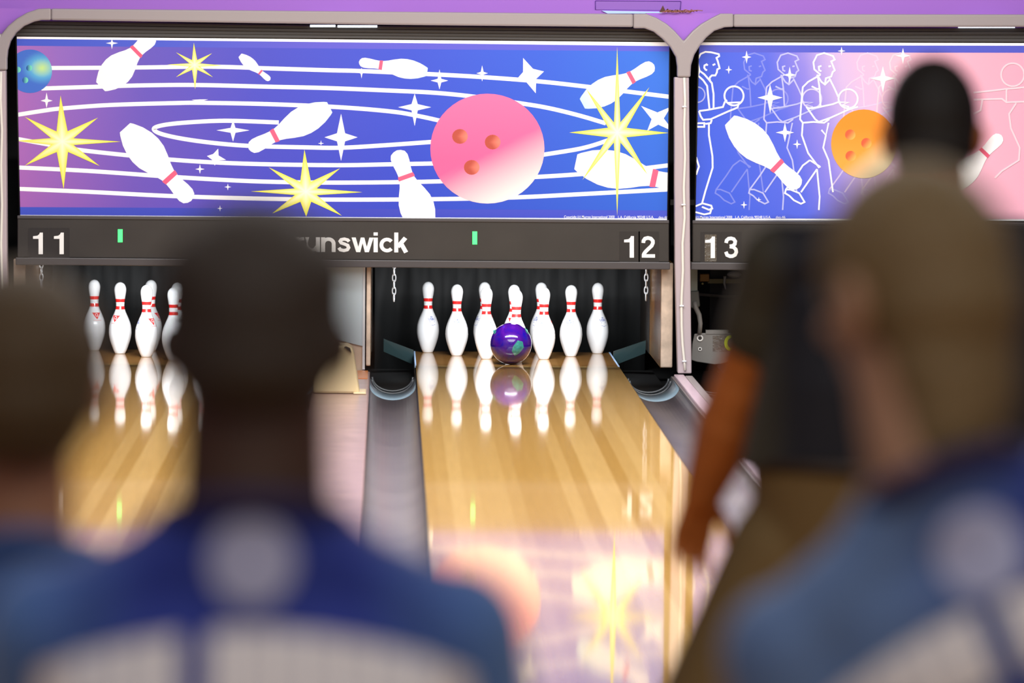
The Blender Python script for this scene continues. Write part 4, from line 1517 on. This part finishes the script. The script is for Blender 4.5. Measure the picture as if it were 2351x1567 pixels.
    cut(me, (0, 0, 1.560 - hair_low * .5 - nape), Vector((0, 0, 1)))
    finish(me, 'hair', hair)
    # ---- shirt
    g = .013
    mb = MB()
    rings_top = shz + .05
    torso(mb, g)
    trap(mb, g)
    cap(mb, (0, -.008, 1.36), (0, -.002, 1.50), neck + .022, neck + .012)
    if sflare:
        loft(mb, [(hipx * .3, 0, .86, .162 * wide + sflare, .118 * belly + sflare * .5), (hipx * .3, 0, 1.03, .16 * wide + sflare, .116 * belly + sflare * .4), (hipx * .2, 0, 1.18, .16 * wide + sflare * .7, .116 * belly + sflare * .3), (0, -.003, shz - .05, .168 * wide + sflare * .3, .11 + sflare * .2)])
    for sd in (-1, 1):
        h, e, w_ = Vector((sd * shx, 0, shz)), Vector(arms[sd][0]), Vector(arms[sd][1])
        cap(mb, h, h + (e - h) * .55, .060 + g, .058 + g)
        cap(mb, h + (e - h) * .4, h + (e - h) * sleeve * 1.15, .060 + g, .052 + g + flare * .4)
    me = remesh(mb, 'shirt', .008, 4)
    cut(me, (0, 0, (waist - .02) if waist else .865), Vector((0, 0, 1)))
    cut(me, (0, 0, 1.476), Vector((0, 0, -1)))
    decal_src = BVHTree.FromPolygons([v.co.copy() for v in me.vertices], [tuple(p.vertices) for p in me.polygons])

    def on_back(px, pz, off=.003):
        h_, n_, *_ = decal_src.ray_cast(Vector((px, -2, pz)), Vector((0, 1, 0)))
        return Vector((px, h_.y - off, pz)) if h_ is not None else None

    so = finish(me, 'shirt', shirt)

    def decal(polys, name, m_):
        mbd = MB()
        for q in polys:
            vs = [on_back(*p) for p in q]
            if any(v is None for v in vs):
                continue
            mbd.add(vs, [list(range(len(vs)))])
        md = bpy.data.meshes.new(name); md.from_pydata(mbd.v, [], mbd.f)
        return finish(md, name, m_, so)

    if emblem:
        ez, er = emblem
        ps = []
        for i in range(5):
            for kk in range(24):
                a0, a1 = 2 * pi * kk / 24, 2 * pi * (kk + 1) / 24
                r0, r1 = er * i / 5, er * (i + 1) / 5
                q = [(r0 * cos(a0), ez + r0 * sin(a0)), (r1 * cos(a0), ez + r1 * sin(a0)), (r1 * cos(a1), ez + r1 * sin(a1)), (r0 * cos(a1), ez + r0 * sin(a1))]
                ps.append(q if i else q[1:])
        decal(ps, 'nape_emblem', mat('pale_emblem_print', (168, 172, 205), .7))
    for (xa, xb, zt, hh, n) in (letters_ or ()):
        ps = []
        for i in range(n):
            a = xa + (xb - xa) * i / n
            b = xa + (xb - xa) * (i + .93) / n
            for j in range(4):
                for l_ in range(3):
                    u0, u1 = a + (b - a) * l_ / 3, a + (b - a) * (l_ + 1) / 3
                    zz = lambda u, f_: zt - 1.0 * u * u - hh * f_
                    ps.append([(u0, zz(u0, j / 4)), (u1, zz(u1, j / 4)), (u1, zz(u1, (j + 1) / 4)), (u0, zz(u0, (j + 1) / 4))])
        decal(ps, 'back_lettering', mat('white_back_print', (238, 236, 240), .7))
    # collar
    mb = MB()
    ring_ = [(0 + (neck + .014) * cos(2 * pi * i / 28), -.002 + (neck + .016) * sin(2 * pi * i / 28), 1.462 - .018 * sin(2 * pi * i / 28)) for i in range(28)]
    mb.tube(ring_, .011, 10, closed=True)
    m_ = bpy.data.meshes.new('collar'); m_.from_pydata(mb.v, [], mb.f)
    finish(m_, 'collar', collar or shirt, so)
    # ---- trousers, belt, shoes, watch
    g = .014
    mb = MB()
    wz = waist or .97
    loft(mb, [(hipx * .5, 0, .80, .150 * wide + g, .112 * belly + g), (hipx * .5, 0, .90, .166 * wide + g, .120 * belly + g), (hipx * .5, 0, wz - .02, .160 * wide + g + .022, .118 * belly + g + .02), (hipx * .5, 0, wz, .160 * wide + g + .022, .116 * belly + g + .02)])
    for sd in (-1, 1):
        k_, a_ = Vector(legs[sd][0]), Vector(legs[sd][1])
        hp = Vector((sd * .095 * wide + hipx, 0, .88))
        cap(mb, hp, k_, .100 + g, .078 + g + flare); cap(mb, k_, a_ + Vector((0, 0, .02)), .078 + g + flare, .060 + g + flare * .6)
    me = remesh(mb, 'trousers', .009, 4)
    cut(me, (0, 0, .058), Vector((0, 0, 1)))
    finish(me, 'trousers', trousers)
    if belt:
        mb = MB()
        pts = [((.160 * wide + g + .026) * cos(2 * pi * i / 40) + hipx * .5, (.116 * belly + g + .024) * sin(2 * pi * i / 40), (waist or .97) - .012) for i in range(40)]
        mb.tube(pts, .014, 8, closed=True)
        m_ = bpy.data.meshes.new('belt'); m_.from_pydata(mb.v, [], mb.f)
        finish(m_, 'belt', belt)
    for sd in (-1, 1):
        a_ = Vector(legs[sd][1])
        mb = MB()
        cap(mb, a_ + Vector((0, -.035, -.028)), a_ + Vector((sd * .022, .175, -.045)), .054, .040)
        cap(mb, a_ + Vector((0, -.01, -.02)), a_ + Vector((0, 0, .02)), .052, .048)
        me = remesh(mb, 'shoe', .007, 3)
        cut(me, (0, 0, .002), Vector((0, 0, 1)))
        finish(me, 'shoe', shoes)
    if watch:
        sd, m_w = watch
        e, w_ = Vector(arms[sd][0]), Vector(arms[sd][1])
        d = (w_ - e).normalized()
        mb = MB()
        cap_pts = [w_ - d * .012, w_ + d * .012]
        mb.tube(cap_pts, .033, 16)
        m_ = bpy.data.meshes.new('watch_band'); m_.from_pydata(mb.v, [], mb.f)
        finish(m_, 'watch_band', m_w)
    return root


SK_DARK = mat('deep_brown_skin', (70, 46, 34), .5, noise=.08, nscale=20)
SK_BROWN = mat('warm_brown_skin', (202, 116, 54), .5, noise=.08, nscale=20)
SK_TAN = mat('tan_skin', (172, 122, 92), .5, noise=.08, nscale=20)
SK_FAIR = mat('fair_skin', (176, 134, 106), .5, noise=.08, nscale=20)
H_BLACK = mat('black_hair', (20, 15, 12), .6, bump=.6, nscale=120)
H_DARK = mat('dark_brown_hair', (44, 32, 22), .6, bump=.6, nscale=120)
H_OLIVE = mat('brown_hair', (80, 60, 30), .55, bump=.6, nscale=120, noise=.2)
H_KHAKI = mat('sandy_brown_hair', (116, 94, 58), .55, bump=.6, nscale=120, noise=.2)
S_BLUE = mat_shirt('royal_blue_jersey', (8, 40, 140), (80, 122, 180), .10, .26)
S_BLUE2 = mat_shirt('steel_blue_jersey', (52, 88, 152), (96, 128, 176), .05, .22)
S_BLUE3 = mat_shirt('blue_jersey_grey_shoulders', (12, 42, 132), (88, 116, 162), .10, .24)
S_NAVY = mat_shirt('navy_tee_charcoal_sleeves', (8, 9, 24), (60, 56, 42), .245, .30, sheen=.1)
T_KHAKI = mat('khaki_cloth', (120, 98, 60), .85)
T_DARK = mat('dark_grey_cloth', (50, 52, 60), .85)
SHOE = mat('black_bowling_shoe', (34, 32, 34), .4)
C_NAVY = mat('dark_navy_collar', (24, 16, 70), .8)

# standing man at the foul line
dY = -18.72
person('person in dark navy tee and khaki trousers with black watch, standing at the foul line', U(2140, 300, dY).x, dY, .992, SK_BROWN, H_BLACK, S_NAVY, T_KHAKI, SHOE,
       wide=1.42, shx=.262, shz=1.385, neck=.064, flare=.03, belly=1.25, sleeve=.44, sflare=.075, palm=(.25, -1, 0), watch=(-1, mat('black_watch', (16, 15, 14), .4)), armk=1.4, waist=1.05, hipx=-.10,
       belt=mat('dark_brown_belt', (44, 30, 20), .5), earx=.081,
       arms={-1: ((-.318, .10, 1.165), (-.384, .19, .965)), 1: ((.325, .02, 1.10), (.34, .10, .86))},
       legs={-1: ((-.40, .05, .49), (-.47, -.02, .085)), 1: ((.16, .02, .48), (.18, -.02, .085))})
# spectators
dY = -23.0
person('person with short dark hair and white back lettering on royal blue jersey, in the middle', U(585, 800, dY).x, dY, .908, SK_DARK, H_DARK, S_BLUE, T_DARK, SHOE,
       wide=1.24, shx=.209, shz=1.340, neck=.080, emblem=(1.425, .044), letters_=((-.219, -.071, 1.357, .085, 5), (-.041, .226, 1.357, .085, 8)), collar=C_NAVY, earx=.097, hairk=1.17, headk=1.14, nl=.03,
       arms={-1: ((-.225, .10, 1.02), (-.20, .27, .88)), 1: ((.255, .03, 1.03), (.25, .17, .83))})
dY = -22.45
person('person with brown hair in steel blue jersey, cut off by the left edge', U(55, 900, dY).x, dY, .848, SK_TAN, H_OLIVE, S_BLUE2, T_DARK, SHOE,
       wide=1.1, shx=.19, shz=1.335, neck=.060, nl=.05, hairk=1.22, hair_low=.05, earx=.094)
dY = -22.8
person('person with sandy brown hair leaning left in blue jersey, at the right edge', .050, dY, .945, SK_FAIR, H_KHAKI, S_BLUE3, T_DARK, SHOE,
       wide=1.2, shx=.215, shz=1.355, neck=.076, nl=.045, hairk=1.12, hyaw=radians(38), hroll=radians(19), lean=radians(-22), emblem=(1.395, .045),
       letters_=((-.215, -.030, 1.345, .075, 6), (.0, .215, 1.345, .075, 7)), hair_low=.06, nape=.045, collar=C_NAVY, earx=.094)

# ------------------------------------------------------------------ camera
def make_camera():
    cd = bpy.data.cameras.new('camera')
    cd.sensor_fit = 'HORIZONTAL'
    cd.sensor_width = 36.0
    cd.lens = F / W * 36.0
    cd.clip_end = 200
    cd.dof.use_dof = True
    cd.dof.focus_distance = 27.9
    cd.dof.aperture_fstop = FSTOP
    co = bpy.data.objects.new('camera', cd)
    COL.objects.link(co)
    R = Vector((cos(YAW), -sin(YAW), 0)); Fw = Vector((sin(YAW), cos(YAW), 0)); Up = Vector((0, 0, 1))
    f2 = Fw * cos(PIT) - Up * sin(PIT)
    u2 = Fw * sin(PIT) + Up * cos(PIT)
    r3 = R * cos(ROL) + u2 * sin(ROL)
    u3 = -R * sin(ROL) + u2 * cos(ROL)
    M_ = Matrix((r3, u3, -f2)).transposed().to_4x4()
    M_.translation = Vector((CX, -CD, CZ))
    co.matrix_world = M_
    SC.camera = co


FSTOP = 3.4
make_camera()


# ------------------------------------------------------------------ lights
def area(name, loc, size, power, rot=(0, 0, 0), color=(1, 1, 1), spread=180):
    l = bpy.data.lights.new(name, 'AREA')
    l.shape = 'RECTANGLE'
    l.size, l.size_y = size
    l.energy = power
    l.color = color
    l.spread = radians(spread)
    o = bpy.data.objects.new(name, l)
    COL.objects.link(o)
    o.location = loc
    o.rotation_euler = rot
    return o


area('lane_ceiling_light', (0.2, -8.2, 3.25), (6.0, 10.0), 960, color=(1, .985, .965))
area('mask_wash_light', (0.4, -3.6, 3.1), (6.0, 0.3), 66, rot=(radians(40), 0, 0), color=(.97, .985, 1))
area('foul_line_fill', (0.3, -20.6, 3.25), (5.0, 1.2), 55, color=(1, .98, .965))  # added fill, no known lamp: brightens the standing man from behind
area('approach_light', (0.0, -26, 3.25), (6.0, 6.0), 120, color=(1, .98, .965))
for n, x in LANES.items():
    if n != 13:
        area('pin_light', (x, -0.72, 0.62), (0.9, 0.05), 12, rot=(radians(64), 0, 0), color=(.94, .97, 1), spread=80)

w = bpy.data.worlds.new('world')
SC.world = w
w.use_nodes = True
w.node_tree.nodes['Background'].inputs[0].default_value = (.5, .5, .55, 1)
w.node_tree.nodes['Background'].inputs[1].default_value = 0.3
SC.view_settings.view_transform = 'Standard'
SC.view_settings.look = 'None'
SC.view_settings.exposure = 0
SC.view_settings.gamma = 1
SC.view_settings.use_curve_mapping = False
SC.cycles.use_denoising = True
SC.cycles.max_bounces = 8
